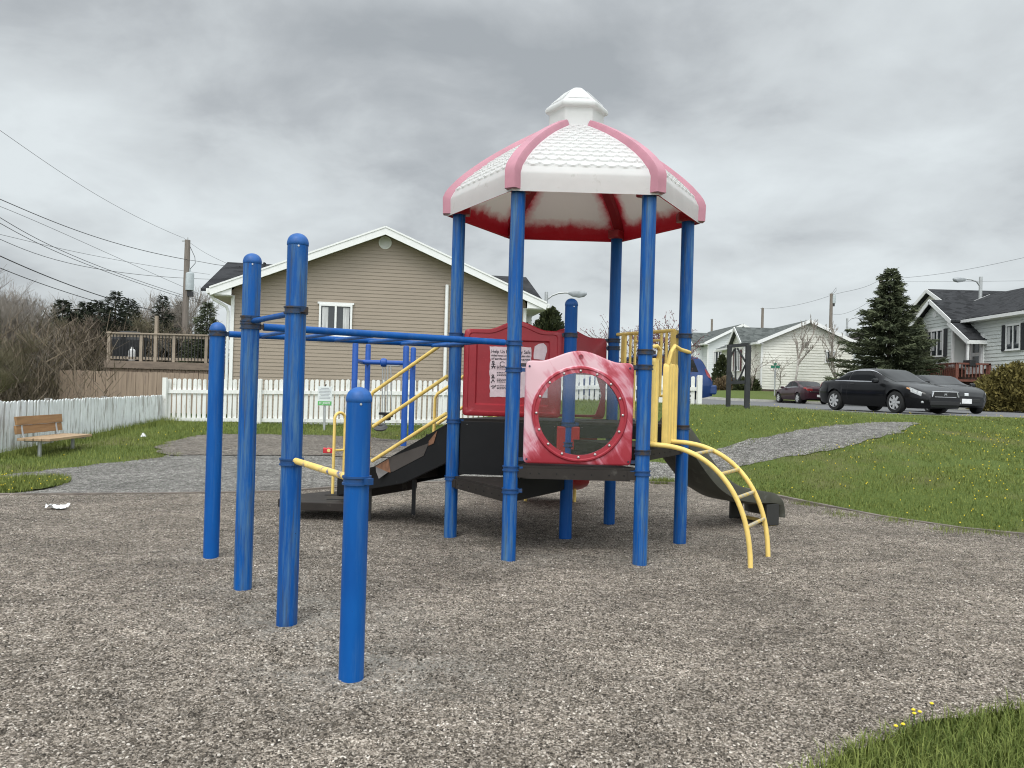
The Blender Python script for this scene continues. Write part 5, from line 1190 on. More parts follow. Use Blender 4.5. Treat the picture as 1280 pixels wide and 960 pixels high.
# generic street house: local x across from facade (x=0, facing -x), y along the ridge
def street_house(name, label, org, ang, W, L, zb, ze, zr, wall, roof, base=None, bay=None, wins=(), ov=.45, course=.20, zw0=None):
    t = empty(name, (org[0], org[1], zb), ang, label, 'house')
    ux = Vector((math.cos(ang), math.sin(ang), 0)); uy = Vector((-math.sin(ang), math.cos(ang), 0)); O = Vector((org[0], org[1], 0))
    P = lambda x_, y_, z_: O+ux*x_+uy*y_+Vector((0, 0, z_)); zw = zw0 if zw0 is not None else zb; rot = Matrix.Rotation(ang, 3, 'Z')
    sl = (zr-ze)/(W/2+ov)
    def gs(z):
        k = max(0, (z+.05-ze)/sl-ov); return (k, W-k)
    m_ = MB(); lap(m_, P(0, 0, 0), uy, -ux, lambda z: (0, L), zw, ze, course, .034); lap(m_, P(0, 0, 0), ux, -uy, gs, zw, zr-.1, course, .034); lap(m_, P(0, L, 0), ux, uy, gs, zw, zr-.1, course); lap(m_, P(W, 0, 0), uy, ux, lambda z: (0, L), zw, ze, course)
    m_.build('wall', wall, t)
    if base: m_ = MB(); m_.box(P(W/2, L/2, (zb+zw)/2-.3), (W-.1, L-.1, zw-zb+.6), rot); m_.build('base', base, t)
    m_ = MB(); e0 = ze-.0
    m_.prism([P(-ov, -ov, e0), P(W/2, -ov, zr), P(W/2, L+ov, zr), P(-ov, L+ov, e0)], (0, 0, .12)); m_.prism([P(W+ov, -ov, e0), P(W/2, -ov, zr), P(W/2, L+ov, zr), P(W+ov, L+ov, e0)], (0, 0, .12))
    tr = MB()
    for y_ in (-ov-.02, L+ov+.02):
        for a, b in ((-ov, W/2), (W+ov, W/2)): tr.beam(P(a, y_, e0), P(b, y_, zr), .04, .24)
    for x_ in (-ov-.04, W+ov+.04): tr.box(P(x_, L/2, e0-.02), (.10, L+2*ov, .16), rot)
    for x_ in (-ov/2, W+ov/2): tr.box(P(x_, L/2, e0-.10), (ov, L+2*ov, .03), rot)
    for x_, y_ in ((0, 0), (W, 0), (0, L)): tr.box(P(x_, y_, (zw+ze)/2), (.12, .12, ze-zw), rot)
    if bay:
        y0, y1, pr, bz0, bze, bzr = bay; ym = (y0+y1)/2; o2 = .35; s2 = (bzr-bze)/((y1-y0)/2+o2)
        def bs(z):
            k = max(0, (z+.05-bze)/s2-o2); return (k, y1-y0-k)
        q = MB(); lap(q, P(-pr, y0, 0), uy, -ux, bs, bz0, bzr-.08, course, .03); lap(q, P(-pr, y0, 0), ux, -uy, lambda z: (0, pr), bz0, bze, course); lap(q, P(-pr, y1, 0), ux, uy, lambda z: (0, pr), bz0, bze, course); q.box(P(-pr/2, ym, bz0-.04), (pr, y1-y0, .06), rot); q.build('bay_wall', wall, t)
        xin = min(W/2-.2, (bzr-ze)/sl-ov+.1) if bzr > ze else .5
        m_.prism([P(-pr-o2, y0-o2, bze), P(-pr-o2, ym, bzr), P(xin, ym, bzr), P(.2, y0-o2, bze)], (0, 0, .10)); m_.prism([P(-pr-o2, y1+o2, bze), P(-pr-o2, ym, bzr), P(xin, ym, bzr), P(.2, y1+o2, bze)], (0, 0, .10))
        for a in (y0-o2, y1+o2): tr.beam(P(-pr-o2-.02, a, bze), P(-pr-o2-.02, ym, bzr), .04, .24)
        for y_ in (y0, y1): tr.box(P(-pr, y_, (bz0+bze)/2), (.13, .13, bze-bz0), rot)
        g_ = MB(); g_.lathe([(.22, 0), (.22, .03), (.16, .04)], P(-pr, ym, bzr-.75), 16, Matrix((uy, Vector((0, 0, 1)), -ux)).transposed()); g_.build('gable_vent', M['whitepaint'], t)
    m_.build('roof', roof, t); tr.build('trim', M['whitepaint'], t)
    for face, u, z_, w_, h_, n_, sh in wins:
        if face == 'front': window(P(-.03, 0, 0), uy, -ux, u, z_, w_, h_, n_, t, sh)
        elif face == 'bay': window(P(-bay[2]-.03, 0, 0), uy, -ux, u, z_, w_, h_, n_, t, sh)
        else: window(P(0, -.03, 0), ux, -uy, u, z_, w_, h_, n_, t, sh)
    return t, P, ux, uy, rot
# grey green house by the hedge
G, P, ux, uy, rot = street_house('grey_house', 'pale grey green house with charcoal roof and black shutters above the red stair', (25.6, 33.0), 0.0, 9.4, 16.4, 1.1, 6.0, 8.25, M['greysiding'], M['shingle'], base=M['brick'], bay=(11.3, 15.2, .75, 3.45, 5.95, 7.35), zw0=3.3,
    wins=(('bay', 13.15, 4.85, 1.95, 1.55, 3, M['shutter_black']), ('front', 7.05, 4.85, 1.15, 1.30, 2, M['shutter_black'])))
m_ = MB(); lap(m_, P(-.02, 0, 0), uy, -ux, lambda z: (0, 9.3), 1.2, 3.3, .15); m_.build('lower_wall', M['greysiding'], G)
# entrance porch beside the bay
m_ = MB(); m_.prism([P(-1.05, 11.25, 5.95), P(-1.05, 9.35, 4.75), P(.1, 9.35, 4.75), P(.1, 11.25, 5.95)], (0, 0, .12)); m_.build('porch_roof', M['shingle'], G)
m_ = MB(); m_.beam(P(-1.07, 11.3, 5.93), P(-1.07, 9.3, 4.72), .05, .26); m_.box(P(-.5, 9.3, 4.72), (1.2, .06, .2), rot); m_.box(P(-.98, 9.42, 3.95), (.10, .10, 1.6), rot); m_.build('porch_trim', M['whitepaint'], G)
m_ = MB(); m_.box(P(-.06, 10.35, 4.1), (.08, 1.65, 2.15), rot); DF = m_.build('door_frame', M['whitepaint'], G)
m_ = MB(); m_.box(P(-.12, 10.1, 4.05), (.05, .9, 2.0), rot); DR = m_.build('door', mk('white_door', (.6, .6, .6), .5), DF)
m_ = MB(); m_.box(P(-.155, 10.1, 4.55), (.02, .55, .7), rot); m_.box(P(-.155, 10.1, 3.7), (.02, .55, .6), rot); m_.box(P(-.11, 10.85, 4.1), (.02, .22, 1.6), rot); m_.build('pane', M['pane'], DR)
m_ = MB(); m_.box(P(-1.1, 9.05, 3.55), (.3, .7, .35), rot); m_.build('mailbox', M['darkmetal'], G, bevel=.03)
ST = empty('porch_stair', (24.2, 44, 1.3), 0, 'red stained wooden porch with balusters and stair before the grey green house', 'porch')
m_ = MB(); m_.box(P(-1.0, 10.3, 2.62), (1.9, 3.0, .12), rot); m_.build('platform', M['redwood'], ST)
for y_ in (8.85, 11.75):
    m_ = MB(); m_.box(P(-1.9, y_, 2.3), (.12, .12, 2.5), rot); m_.box(P(-.15, y_, 2.3), (.12, .12, 2.5), rot); m_.build('post', M['redwood'], ST)
m_ = MB(); m_.box(P(-1.9, 10.3, 3.52), (.12, 3.0, .09), rot); m_.box(P(-1.9, 10.3, 2.80), (.08, 3.0, .09), rot)
for y_ in (8.85, 11.75): m_.box(P(-1.0, y_, 3.52), (1.8, .12, .09), rot)
m_.beam(P(-1.9, 11.8, 3.48), P(-1.9, 15.2, 2.15), .10, .10); m_.build('rail', M['redwood'], ST)
m_ = MB()
for i in range(16): m_.box(P(-1.9, 8.9+i*.19, 3.16), (.04, .045, .66), rot)
for i in range(9): m_.box(P(-1.8+i*.19, 8.85, 3.16), (.045, .04, .72), rot)
m_.build('balusters', M['redwood'], ST)
m_ = MB()
for i in range(8): m_.box(P(-1.15, 11.95+i*.38, 2.5-i*.16), (1.4, .40, .06), rot)
m_.beam(P(-1.85, 11.8, 2.5), P(-1.85, 15.2, 1.2), .06, .32); m_.build('step', M['redwood'], ST)
m_ = MB(); m_.box(P(-1.86, 13.3, 2.2), (.05, 2.6, 1.1), rot); m_.box(P(-1.86, 10.3, 1.9), (.05, 3, 1.3), rot); m_.build('skirt_boards', M['redwood'], ST)
# white house with maroon shutters
street_house('white_house', 'off-white house with maroon shutters and grey roof beyond the maroon car', (18.6, 58.6), 0.0, 6.8, 11, 1.8, 5.45, 7.15, M['creamsiding'], M['shingle_grey'], base=M['brick'], bay=(1.4, 4.6, .9, 1.9, 5.4, 6.75), zw0=2.0,
    wins=(('bay', 3.0, 4.2, 1.5, 1.6, 3, M['shutter_maroon']), ('side', 5.1, 4.55, .75, .85, 2, None), ('side', 5.75, 2.25, .5, .5, 1, None), ('bay', 3.0, 2.45, .9, .7, 1, M['shutter_maroon'])))
street_house('pale_house', 'pale grey house with tall roof behind the dark timber frame', (18.9, 76), 0.05, 6.5, 10, 1.4, 6.4, 8.3, M['whitesiding'], M['shingle_grey'], bay=(1.6, 4.8, .8, 1.6, 6.2, 7.6),
    wins=(('side', 1.0, 4.9, 1.0, 1.6, 2, None), ('bay', 3.2, 4.6, 1.2, 1.4, 2, None)))
street_house('pale_house', 'farthest pale house showing a grey roof left of the timber frame', (20.5, 92), 0.05, 8, 10, 1.4, 6.6, 8.8, M['whitesiding'], M['shingle_grey'], bay=(1.6, 4.8, .8, 1.6, 6.2, 7.9), wins=(('side', 1.2, 5.0, 1.2, 1.5, 2, None),))
street_house('cream_house', 'cream gabled house rising behind the grey green house', (38.5, 51.2), PI/2, 6.2, 9.5, 1.3, 7.3, 9.1, M['creamsiding'], M['shingle'], wins=(('front', 7.5, 5.8, 1.0, 1.2, 2, None), ))
street_house('brown_roof_house', 'house with brown roof half hidden behind the big spruce', (33, 72), 0.0, 9, 9, 1.4, 7.0, 9.0, M['whitesiding'], M['shingle_brown'])

# ------------------------------------------------------------------ cars
def car(name, label, spec, pos, head, paint, group=None):
    """local x from rear (0) to nose (L), y left"""
    L, W = spec['L'], spec['W']; ang = math.atan2(head[1], head[0])
    t = empty(name, (pos[0], pos[1], pos[2]), ang, label, spec.get('cat', 'car'), group)
    I = lambda key, x: np.interp(x, *zip(*spec[key]))
    wx = spec['wheels']; rw_ = spec['rw']; ra = rw_+.055
    xs = sorted(set(np.round(np.concatenate([np.linspace(0, L, 90)]+[np.linspace(c-ra, c+ra, 25) for c in wx]), 4)))
    xs = np.array(xs)
    def sm(key):
        X = np.linspace(0, L, 400); Y = I(key, X); k = np.hanning(25); k /= k.sum(); Yp = np.concatenate([np.full(12, Y[0]), Y, np.full(12, Y[-1])]); return lambda x: np.interp(x, X, np.convolve(Yp, k, 'valid'))
    fb, fr, fw, fl = sm('belt'), sm('roof'), sm('w'), sm('low')
    def section(x):
        b, r_, w_, l = float(fb(x)), float(fr(x)), float(fw(x))*W/2, float(fl(x)); r_ = max(r_, b+.012)
        g_ = min(1, max(0, (r_-b-.05)/.30)); z1 = l
        for c in wx:
            if abs(x-c) < ra: z1 = max(z1, rw_+math.sqrt(max(0, ra*ra-(x-c)**2)))
        z2 = max(l+.14, z1+.004); z3 = max(l+(b-l)*.52, z2+.01); z4 = max(b-.07, z3+.01)
        lp = lambda a, c: a+(c-a)*g_
        th = spec.get('tumble', .80)
        return [(0, l), (w_*.60, l), (w_*.89, z1), (w_*.95, z2), (w_, z3), (w_*.955, z4), (w_*.90, max(b, z4+.005)), (lp(w_*.86, w_*(.93+th)/2+.01), lp(b+(r_-b)*.35, b+(r_-b)*.5)), (lp(w_*.68, w_*th), lp(b+(r_-b)*.65, r_-.055)), (lp(w_*.42, w_*(th-.14)), lp(b+(r_-b)*.88, r_-.012)), (0, r_)]
    ls = []
    for x in xs:
        s = section(x); ls.append([Vector((x, y, z)) for y, z in s]+[Vector((x, -y, z)) for y, z in reversed(s[1:-1])])
    m_ = MB(); m_.loops(ls); body = m_.build('body', paint, t, smooth=38, local=True)
    def S(x, k):
        s = section(x); i = min(len(s)-2, int(k)); f = k-i; a, b = s[i], s[i+1]; return Vector((x, a[0]+(b[0]-a[0])*f, a[1]+(b[1]-a[1])*f))
    def patch(name_, mat, corners, side=1, off=.006, parent=t, nu=14, nv=7):
        """corners: (x,k) lower-rear, lower-front, upper-front, upper-rear"""
        A, B, C_, D = corners; m2 = MB(); V = []
        for i in range(nu+1):
            for j in range(nv+1):
                u, v = i/nu, j/nv; x = (A[0]*(1-u)+B[0]*u)*(1-v)+(D[0]*(1-u)+C_[0]*u)*v; k = (A[1]*(1-u)+B[1]*u)*(1-v)+(D[1]*(1-u)+C_[1]*u)*v
                p = S(x, k); p2, p3_ = S(min(L, x+.02), k), S(x, min(9.99, k+.05)); p0, p1_ = S(max(0, x-.02), k), S(x, max(0, k-.05)); n = (p2-p0).cross(p3_-p1_)
                if n.length < 1e-9: n = Vector((0, 1, 0))
                n.normalize()
                if n.y < -.001 or n.z < -.3: n = -n
                p = p+n*off; V.append(Vector((p.x, p.y*side, p.z)))
        m2.add(V, [(i*(nv+1)+j, (i+1)*(nv+1)+j, (i+1)*(nv+1)+j+1, i*(nv+1)+j+1) for i in range(nu) for j in range(nv)]); return m2.build(name_, mat, parent, smooth=60, local=True)
    def top(name_, mat, x0, x1, k0=8.0, off=.006, inset_=.0):
        """a patch over the roofline from side to side between x0 and x1"""
        m2 = MB(); V = []; nu, nv = 16, 16
        for i in range(nu+1):
            for j in range(nv+1):
                x = x0+(x1-x0)*i/nu; v = j/nv*2-1; k = 9.98-(9.98-k0)*abs(v); p = S(x, k); p0, p2 = S(max(0, x-.02), 9.9), S(min(L, x+.02), 9.9); n = Vector((-(p2.z-p0.z), 0, p2.x-p0.x)).normalized(); V.append(Vector((p.x+n.x*off, p.y*(1 if v > 0 else -1), p.z+n.z*off)))
        m2.add(V, [(i*(nv+1)+j, (i+1)*(nv+1)+j, (i+1)*(nv+1)+j+1, i*(nv+1)+j+1) for i in range(nu) for j in range(nv)]); return m2.build(name_, mat, t, smooth=60, local=True)
    for a in spec['tops']: top(a[0], M[a[1]], *a[2:])
    for side in (1, -1):
        for a in spec['sides']: patch(a[0], M[a[1]], a[2], side, a[3] if len(a) > 3 else .006)
        for c in wx:
            y0 = W/2*.985*side; ws = MB(); rot = Matrix.Rotation(-PI/2*side, 3, 'X'); cc = Vector((c, y0-.10*side, rw_))
            ws.lathe([(rw_*.66, -.10), (rw_*.97, -.105), (rw_, -.06), (rw_, .06), (rw_*.97, .10), (rw_*.70, .105), (rw_*.66, .08)], cc, 28, rot); wl = ws.build('wheel', M['tyre'], t, smooth=40, local=True)
            rm = MB(); rm.lathe([(rw_*.10, .098), (rw_*.14, .09), (rw_*.14, .05), (rw_*.60, .03), (rw_*.66, .09), (rw_*.68, .095), (rw_*.68, .06)], cc, 28, rot, 0)
            for k in range(7):
                a = 2*PI*k/7; d = Vector((math.cos(a), 0, math.sin(a))); rm.beam(cc+d*rw_*.10+Vector((0, .085*side, 0)), cc+d*rw_*.64+Vector((0, .085*side, 0)), .075, .03, up=(0, 1, 0))
            rm.build('rim', [M['rim'], M['blacktrim']], wl, smooth=40, local=True)
            dm = MB(); dm.lathe([(rw_*.62, .034), (rw_*.1, .05)], cc, 24, rot); dm.build('brake_disc', M['blacktrim'], wl, local=True)
    un = MB(); un.box((L/2, 0, .30), (L*.80, W*.56, .18)); un.build('underbody', M['blacktrim'], t, local=True)
    for a in spec['boxes']:
        m2 = MB(); m2.box(a[2], a[3], a[5] if len(a) > 5 else None); m2.build(a[0], M[a[1]], t, bevel=a[4], bseg=2, local=True)
    return t, S
coupe = dict(L=4.85, W=1.83, rw=.335, wheels=(1.02, 3.80), tumble=.72,
    belt=[(0, .62), (.06, .86), (.25, .99), (.9, .99), (2, .95), (3.4, .93), (3.9, .87), (4.4, .78), (4.68, .68), (4.80, .60), (4.85, .50)],
    roof=[(0, .63), (.06, .88), (.22, 1.03), (.62, 1.06), (1.45, 1.36), (1.9, 1.425), (2.5, 1.42), (2.75, 1.38), (3.62, .965), (3.9, .93), (4.4, .83), (4.68, .72), (4.82, .62), (4.85, .52)],
    w=[(0, .74), (.10, .88), (.5, .97), (1.2, 1.0), (3.9, 1.0), (4.35, .95), (4.65, .84), (4.80, .70), (4.85, .60)], low=[(0, .34), (.3, .24), (1, .20), (4, .17), (4.7, .16), (4.85, .22)],
    tops=[('windscreen', 'carglass', 2.80, 3.56, 8.05), ('rear_window', 'carglass', .70, 1.40, 8.05)],
    sides=[('side_window', 'carglass', [(1.68, 6.25), (3.02, 6.25), (2.52, 7.85), (1.74, 7.85)]), ('quarter_window', 'carglass', [(.98, 6.35), (1.60, 6.25), (1.66, 7.85), (1.36, 7.55)]),
           ('window_trim', 'chrome', [(1.0, 7.85), (3.05, 7.85), (2.55, 8.0), (1.45, 8.0)], .008), ('window_trim', 'chrome', [(.92, 6.1), (3.05, 6.1), (3.02, 6.2), (.98, 6.3)], .008),
           ('headlight', 'lamp_clear', [(4.38, 4.75), (4.68, 4.62), (4.68, 5.6), (4.28, 5.95)], .010), ('turn_signal', 'lamp_amber', [(4.20, 5.3), (4.34, 5.0), (4.30, 5.7), (4.20, 5.7)], .009), ('tail_light', 'lamp_red', [(.05, 4.6), (.22, 4.7), (.30, 5.8), (.07, 5.8)], .008), ('door_seam', 'blacktrim', [(1.66, 3.2), (1.675, 3.2), (1.675, 6.0), (1.66, 6.0)], .003), ('door_handle', 'car_black', [(1.78, 5.1), (1.98, 5.1), (1.98, 5.35), (1.78, 5.35)], .03)],
    boxes=[('grille', 'blacktrim', (4.835, 0, .60), (.05, .86, .16), .012), ('grille_frame', 'chrome', (4.842, 0, .685), (.05, .98, .028), .01), ('grille_frame', 'chrome', (4.85, 0, .525), (.05, .80, .02), .008), ('grille_frame', 'chrome', (4.838, .455, .605), (.05, .03, .17), .008, Matrix.Rotation(.3, 3, 'X')), ('grille_frame', 'chrome', (4.838, -.455, .605), (.05, .03, .17), .008, Matrix.Rotation(-.3, 3, 'X')),
        ('emblem', 'chrome', (4.868, .035, .605), (.012, .014, .085), .003, Matrix.Rotation(.12, 3, 'X')), ('emblem', 'chrome', (4.868, -.035, .605), (.012, .014, .085), .003, Matrix.Rotation(-.12, 3, 'X')), ('emblem', 'chrome', (4.868, 0, .60), (.012, .06, .014), .003),
        ('lower_grille', 'blacktrim', (4.83, 0, .34), (.06, 1.1, .12), .012), ('fog_lamp', 'lamp_clear', (4.70, .66, .36), (.06, .14, .07), .02), ('fog_lamp', 'lamp_clear', (4.70, -.66, .36), (.06, .14, .07), .02),
        ('mirror', 'car_black', (3.08, 1.0, .99), (.14, .20, .14), .04), ('mirror', 'car_black', (3.08, -1.0, .99), (.14, .20, .14), .04), ('number_plate', 'plate', (.02, 0, .62), (.04, .32, .16), .006)])
hd = Vector((.28, -.96, 0)).normalized(); rt = Vector((hd.y, -hd.x, 0))
frontw = Vector((11.86, 24.3, 0)); org_ = frontw-rt*.9-hd*3.80
car('black_coupe', 'shiny black coupe with chrome grille parked above the grass bank', coupe, (org_.x, org_.y, 1.085), hd, M['car_black'])
hatch = dict(L=4.45, W=1.76, rw=.31, wheels=(.86, 3.50), tumble=.74,
    belt=[(0, .70), (.06, .95), (.8, .98), (2, .95), (3.0, .94), (3.6, .88), (4.15, .78), (4.36, .66), (4.45, .52)],
    roof=[(0, .72), (.05, 1.0), (.35, 1.24), (.9, 1.34), (1.6, 1.37), (2.1, 1.34), (3.25, .99), (3.7, .93), (4.15, .83), (4.38, .70), (4.45, .55)],
    w=[(0, .80), (.15, .93), (.6, 1), (3.5, 1.0), (4.0, .95), (4.3, .82), (4.45, .64)], low=[(0, .34), (.3, .23), (4.1, .20), (4.45, .28)],
    tops=[('windscreen', 'carglass', 2.2, 3.18, 8.05), ('rear_window', 'carglass', .1, .45, 8.05)],
    sides=[('side_window', 'carglass', [(1.75, 6.25), (2.75, 6.25), (2.15, 7.85), (1.78, 7.85)]), ('rear_side_window', 'carglass', [(.60, 6.3), (1.66, 6.25), (1.70, 7.85), (.85, 7.8)]), ('headlight', 'lamp_clear', [(4.05, 4.7), (4.28, 4.7), (4.27, 5.9), (4.0, 5.8)], .008), ('tail_light', 'lamp_red', [(.04, 4.6), (.2, 4.7), (.26, 5.8), (.06, 5.8)], .008)],
    boxes=[('grille', 'blacktrim', (4.43, 0, .44), (.05, .9, .14), .02), ('emblem', 'chrome', (4.43, 0, .64), (.03, .14, .10), .02), ('bumper_trim', 'blacktrim', (4.42, 0, .30), (.05, 1.1, .08), .012), ('number_plate', 'plate', (4.465, .0, .42), (.02, .32, .16), .004), ('mirror', 'car_grey', (2.78, .96, 1.0), (.13, .18, .13), .04), ('mirror', 'car_grey', (2.78, -.96, 1.0), (.13, .18, .13), .04), ('fog_lamp', 'lamp_clear', (4.36, -.58, .36), (.05, .12, .07), .02)])
hd = Vector((-.09, -1, 0)).normalized(); fc = Vector((15.32, 26.4, 0)); org_ = fc-hd*4.45
car('dark_hatchback', 'dark grey hatchback with white front plate half hidden behind the black coupe', hatch, (org_.x, org_.y, 1.085), hd, M['car_grey'])
sedan = dict(L=4.8, W=1.85, rw=.33, wheels=(1.05, 3.80), tumble=.73,
    belt=[(0, .68), (.06, .98), (.3, 1.02), (1, 1.0), (3.3, .95), (3.9, .88), (4.45, .78), (4.7, .66), (4.8, .52)],
    roof=[(0, .70), (.05, 1.02), (.25, 1.07), (.8, 1.09), (1.5, 1.38), (2.1, 1.45), (2.6, 1.43), (3.5, .99), (4.4, .82), (4.7, .70), (4.8, .55)],
    w=[(0, .80), (.12, .93), (.6, 1), (3.9, 1.0), (4.4, .93), (4.7, .78), (4.8, .62)], low=[(0, .34), (.3, .25), (4.4, .20), (4.8, .28)],
    tops=[('windscreen', 'carglass', 2.68, 3.42, 8.05), ('rear_window', 'carglass', .82, 1.50, 8.05)],
    sides=[('side_window', 'carglass', [(2.12, 6.25), (3.0, 6.25), (2.42, 7.85), (2.14, 7.85)]), ('rear_side_window', 'carglass', [(1.15, 6.35), (2.02, 6.25), (2.05, 7.85), (1.52, 7.7)]), ('tail_light', 'lamp_red', [(.05, 4.9), (.36, 4.9), (.40, 5.9), (.06, 5.9)], .012), ('window_trim', 'chrome', [(1.05, 6.1), (3.05, 6.1), (3.05, 6.2), (1.1, 6.3)], .008)],
    boxes=[('tail_light', 'lamp_red', (.02, .62, .86), (.05, .36, .14), .02), ('tail_light', 'lamp_red', (.02, -.62, .86), (.05, .36, .14), .02), ('trunk_trim', 'chrome', (-.01, 0, .74), (.04, 1.2, .045), .012), ('number_plate', 'plate', (-.01, 0, .50), (.03, .32, .14), .004), ('emblem', 'chrome', (.0, 0, .88), (.04, .12, .08), .01), ('mirror', 'car_maroon', (3.05, 1.0, 1.0), (.14, .2, .13), .04), ('mirror', 'car_maroon', (3.05, -1.0, 1.0), (.14, .2, .13), .04), ('bumper_trim', 'blacktrim', (.05, 0, .34), (.08, 1.3, .08), .01)])
hd = Vector((-.09, 1, 0)).normalized(); rc_ = Vector((18.65, 47.5, 0)); car('maroon_sedan', 'maroon sedan seen from behind on the street beyond the black coupe', sedan, (rc_.x, rc_.y, 1.085), hd, M['car_maroon'])
van = dict(L=4.9, W=1.95, rw=.34, wheels=(.95, 3.85), tumble=.80, cat='van',
    belt=[(0, .80), (.06, 1.08), (.5, 1.12), (3.4, 1.08), (3.9, 1.02), (4.5, .90), (4.8, .74), (4.9, .58)],
    roof=[(0, .82), (.05, 1.12), (.42, 1.72), (.8, 1.82), (1.6, 1.86), (2.6, 1.84), (3.0, 1.76), (3.95, 1.10), (4.5, .95), (4.8, .80), (4.9, .60)],
    w=[(0, .86), (.12, .96), (.5, 1), (4.0, 1), (4.5, .93), (4.8, .78), (4.9, .62)], low=[(0, .36), (.3, .28), (4.5, .24), (4.9, .32)],
    tops=[('windscreen', 'carglass', 3.05, 3.86, 8.05), ('rear_window', 'carglass', .12, .42, 8.1)],
    sides=[('rear_side_window', 'carglass', [(.52, 6.3), (1.75, 6.25), (1.75, 7.85), (.72, 7.8)]), ('sliding_window', 'carglass', [(1.85, 6.25), (2.75, 6.25), (2.75, 7.85), (1.85, 7.85)]), ('front_window', 'carglass', [(2.85, 6.25), (3.6, 6.25), (3.05, 7.85), (2.85, 7.85)]), ('tail_light', 'lamp_red', [(.03, 5.0), (.16, 5.0), (.30, 7.2), (.12, 7.2)], .012)],
    boxes=[('rear_bumper', 'car_blue', (-.02, 0, .58), (.26, 1.78, .34), .06), ('number_plate', 'plate', (-.0, 0, .95), (.03, .32, .14), .004)])
hd = Vector((-.97, .12, 0)).normalized(); pr_ = at(896, 470, 28.5); pz = 1.085; org_ = Vector((pr_.x-.1, pr_.y+.6, 0)); car('blue_van', 'dark blue minivan parked behind the end of the picket fence', van, (org_.x, org_.y, pz), hd, M['car_blue'])

# ------------------------------------------------------------------ trees
def cluster_faces(C_, n, size, up=.3, seed=0, flat=.6):
    """n small quads round each centre list C_ (m,3) with radius array"""
    pass
def quads(P, D, ln, wd, r):
    """leaf quads at P along unit D; returns V,F,rnd"""
    n = len(P); rv = r.normal(size=(n, 3)); S = np.cross(D, rv); S /= np.maximum(1e-6, np.linalg.norm(S, axis=1))[:, None]
    ln = ln[:, None]; wd = wd[:, None]
    V = np.stack([P-S*wd*.5, P+S*wd*.5, P+D*ln+S*wd*.3, P+D*ln-S*wd*.3], 1).reshape(-1, 3); return V, np.arange(n*4).reshape(-1, 4)
def spruce_mesh(h, rad, seed, mat, base=.06, dens=1.0, droop=.25, name='crown', parent=None, org=(0, 0, 0)):
    r = np.random.default_rng(seed); Ps, Ds, Ls, Ws, Rn = [], [], [], [], []
    z = h*base; k = 0
    while z < h*.985:
        f = (z-h*base)/(h*(1-base)); R_ = rad*(1-f)**.85*(.82+.30*r.random())+.06; nb = int(max(5, (8-3*f))*min(dens, 1.2))
        for b in range(nb):
            a = 2*PI*b/nb+r.random()*.7+k; Lb = R_*(.60+.55*r.random()); dirn = np.array([math.cos(a), math.sin(a), 0])
            m = int(max(12, Lb*62*dens)); tt = r.random(m)**.75
            side = np.array([-dirn[1], dirn[0], 0]); fan = (r.random(m)-.5)*.56*(1-tt*.62)*min(Lb, 1.6)
            rise = (-droop*tt+.22*tt*tt+.05)*Lb+(.25*f*Lb)
            P = np.array([0, 0, z])+dirn*(tt*Lb)[:, None]+side*fan[:, None]+np.array([0, 0, 1])*(rise+r.normal(0, .032, m)-np.abs(fan)*.12)[:, None]
            D = dirn*.75+side*(np.sign(fan)*.55)[:, None]+np.array([0, 0, 1])*(r.normal(0, .30, m)-.05)[:, None]; D /= np.linalg.norm(D, axis=1)[:, None]
            Ps.append(P); Ds.append(D); Ls.append(.13+.15*r.random(m)); Ws.append(.030+.035*r.random(m)); Rn.append(np.clip(r.random()*.5+.5*tt*r.random(m)+.1*r.random(m), 0, 1))
        z += h*.031*(1.15-.45*f); k += 1.3
    P = np.concatenate(Ps); D = np.concatenate(Ds); L = np.concatenate(Ls); W_ = np.concatenate(Ws); rn = np.concatenate(Rn); sc = rad/2.2
    sc = min(1.2, max(.55, sc)); V, Fi = quads(P, D, L*sc, W_*sc, r)
    return V, Fi, np.repeat(rn, 4)
def spruce(name, label, x, y, zg, h, rad, seed, mat='spruce', group=None, dens=1., cat='tree', base=.06):
    t = empty(name, (x, y, zg), 0, label, cat, group); m_ = MB(); m_.lathe([(h*.016+.03, -.3), (h*.013+.02, h*.3), (.012, h*.97)], (0, 0, 0), 8); m_.build('trunk', M['bark'], t, local=True, smooth=60)
    V, Fi, rn = spruce_mesh(h, rad, seed, mat, dens=dens, base=base); o_ = fastmesh('crown', V, Fi, 4, M[mat], None, rn); o_.parent = t; return t
def twig_tree(h, spread, seed, levels=4, nmain=5, up=.8, r0=.06, gnarl=.25, lean=0, split=(3, 4), shrink=.66, first=.28):
    """recursive bare tree -> (trunk MB, crown segments list)"""
    r = random.Random(seed); segs = []; trunk = []
    def grow(p, d, L, rad, lev):
        n = 3 if lev > 1 else 4; pts = [p]; q = p.copy(); dd = d.copy()
        for i in range(n):
            dd = (dd+Vector((r.gauss(0, gnarl), r.gauss(0, gnarl), r.gauss(0, gnarl)*.5+.06))).normalized(); q = q+dd*(L/n); pts.append(q.copy())
        segs.append((pts, rad, lev))
        if lev >= levels: return
        k = r.randint(*split) if lev > 0 else nmain
        for j in range(k):
            f = r.uniform(.35, 1.0); i = min(n-1, int(f*n)); bp = pts[i].lerp(pts[i+1], f*n-i); a = r.random()*2*PI; sp_ = spread*r.uniform(.6, 1.2)
            nd_ = (dd*up+Vector((math.cos(a)*sp_, math.sin(a)*sp_, r.uniform(-.1, .5)))).normalized(); grow(bp, nd_, L*shrink*r.uniform(.75, 1.15), rad*.56, lev+1)
    grow(Vector((0, 0, -.2)), Vector((lean, 0, 1)).normalized(), h*(first+.2), r0, 0)
    mx = max(p.z for s in segs for p in s[0]); k = h/mx
    return [([p*k for p in s[0]], s[1], s[2]) for s in segs]
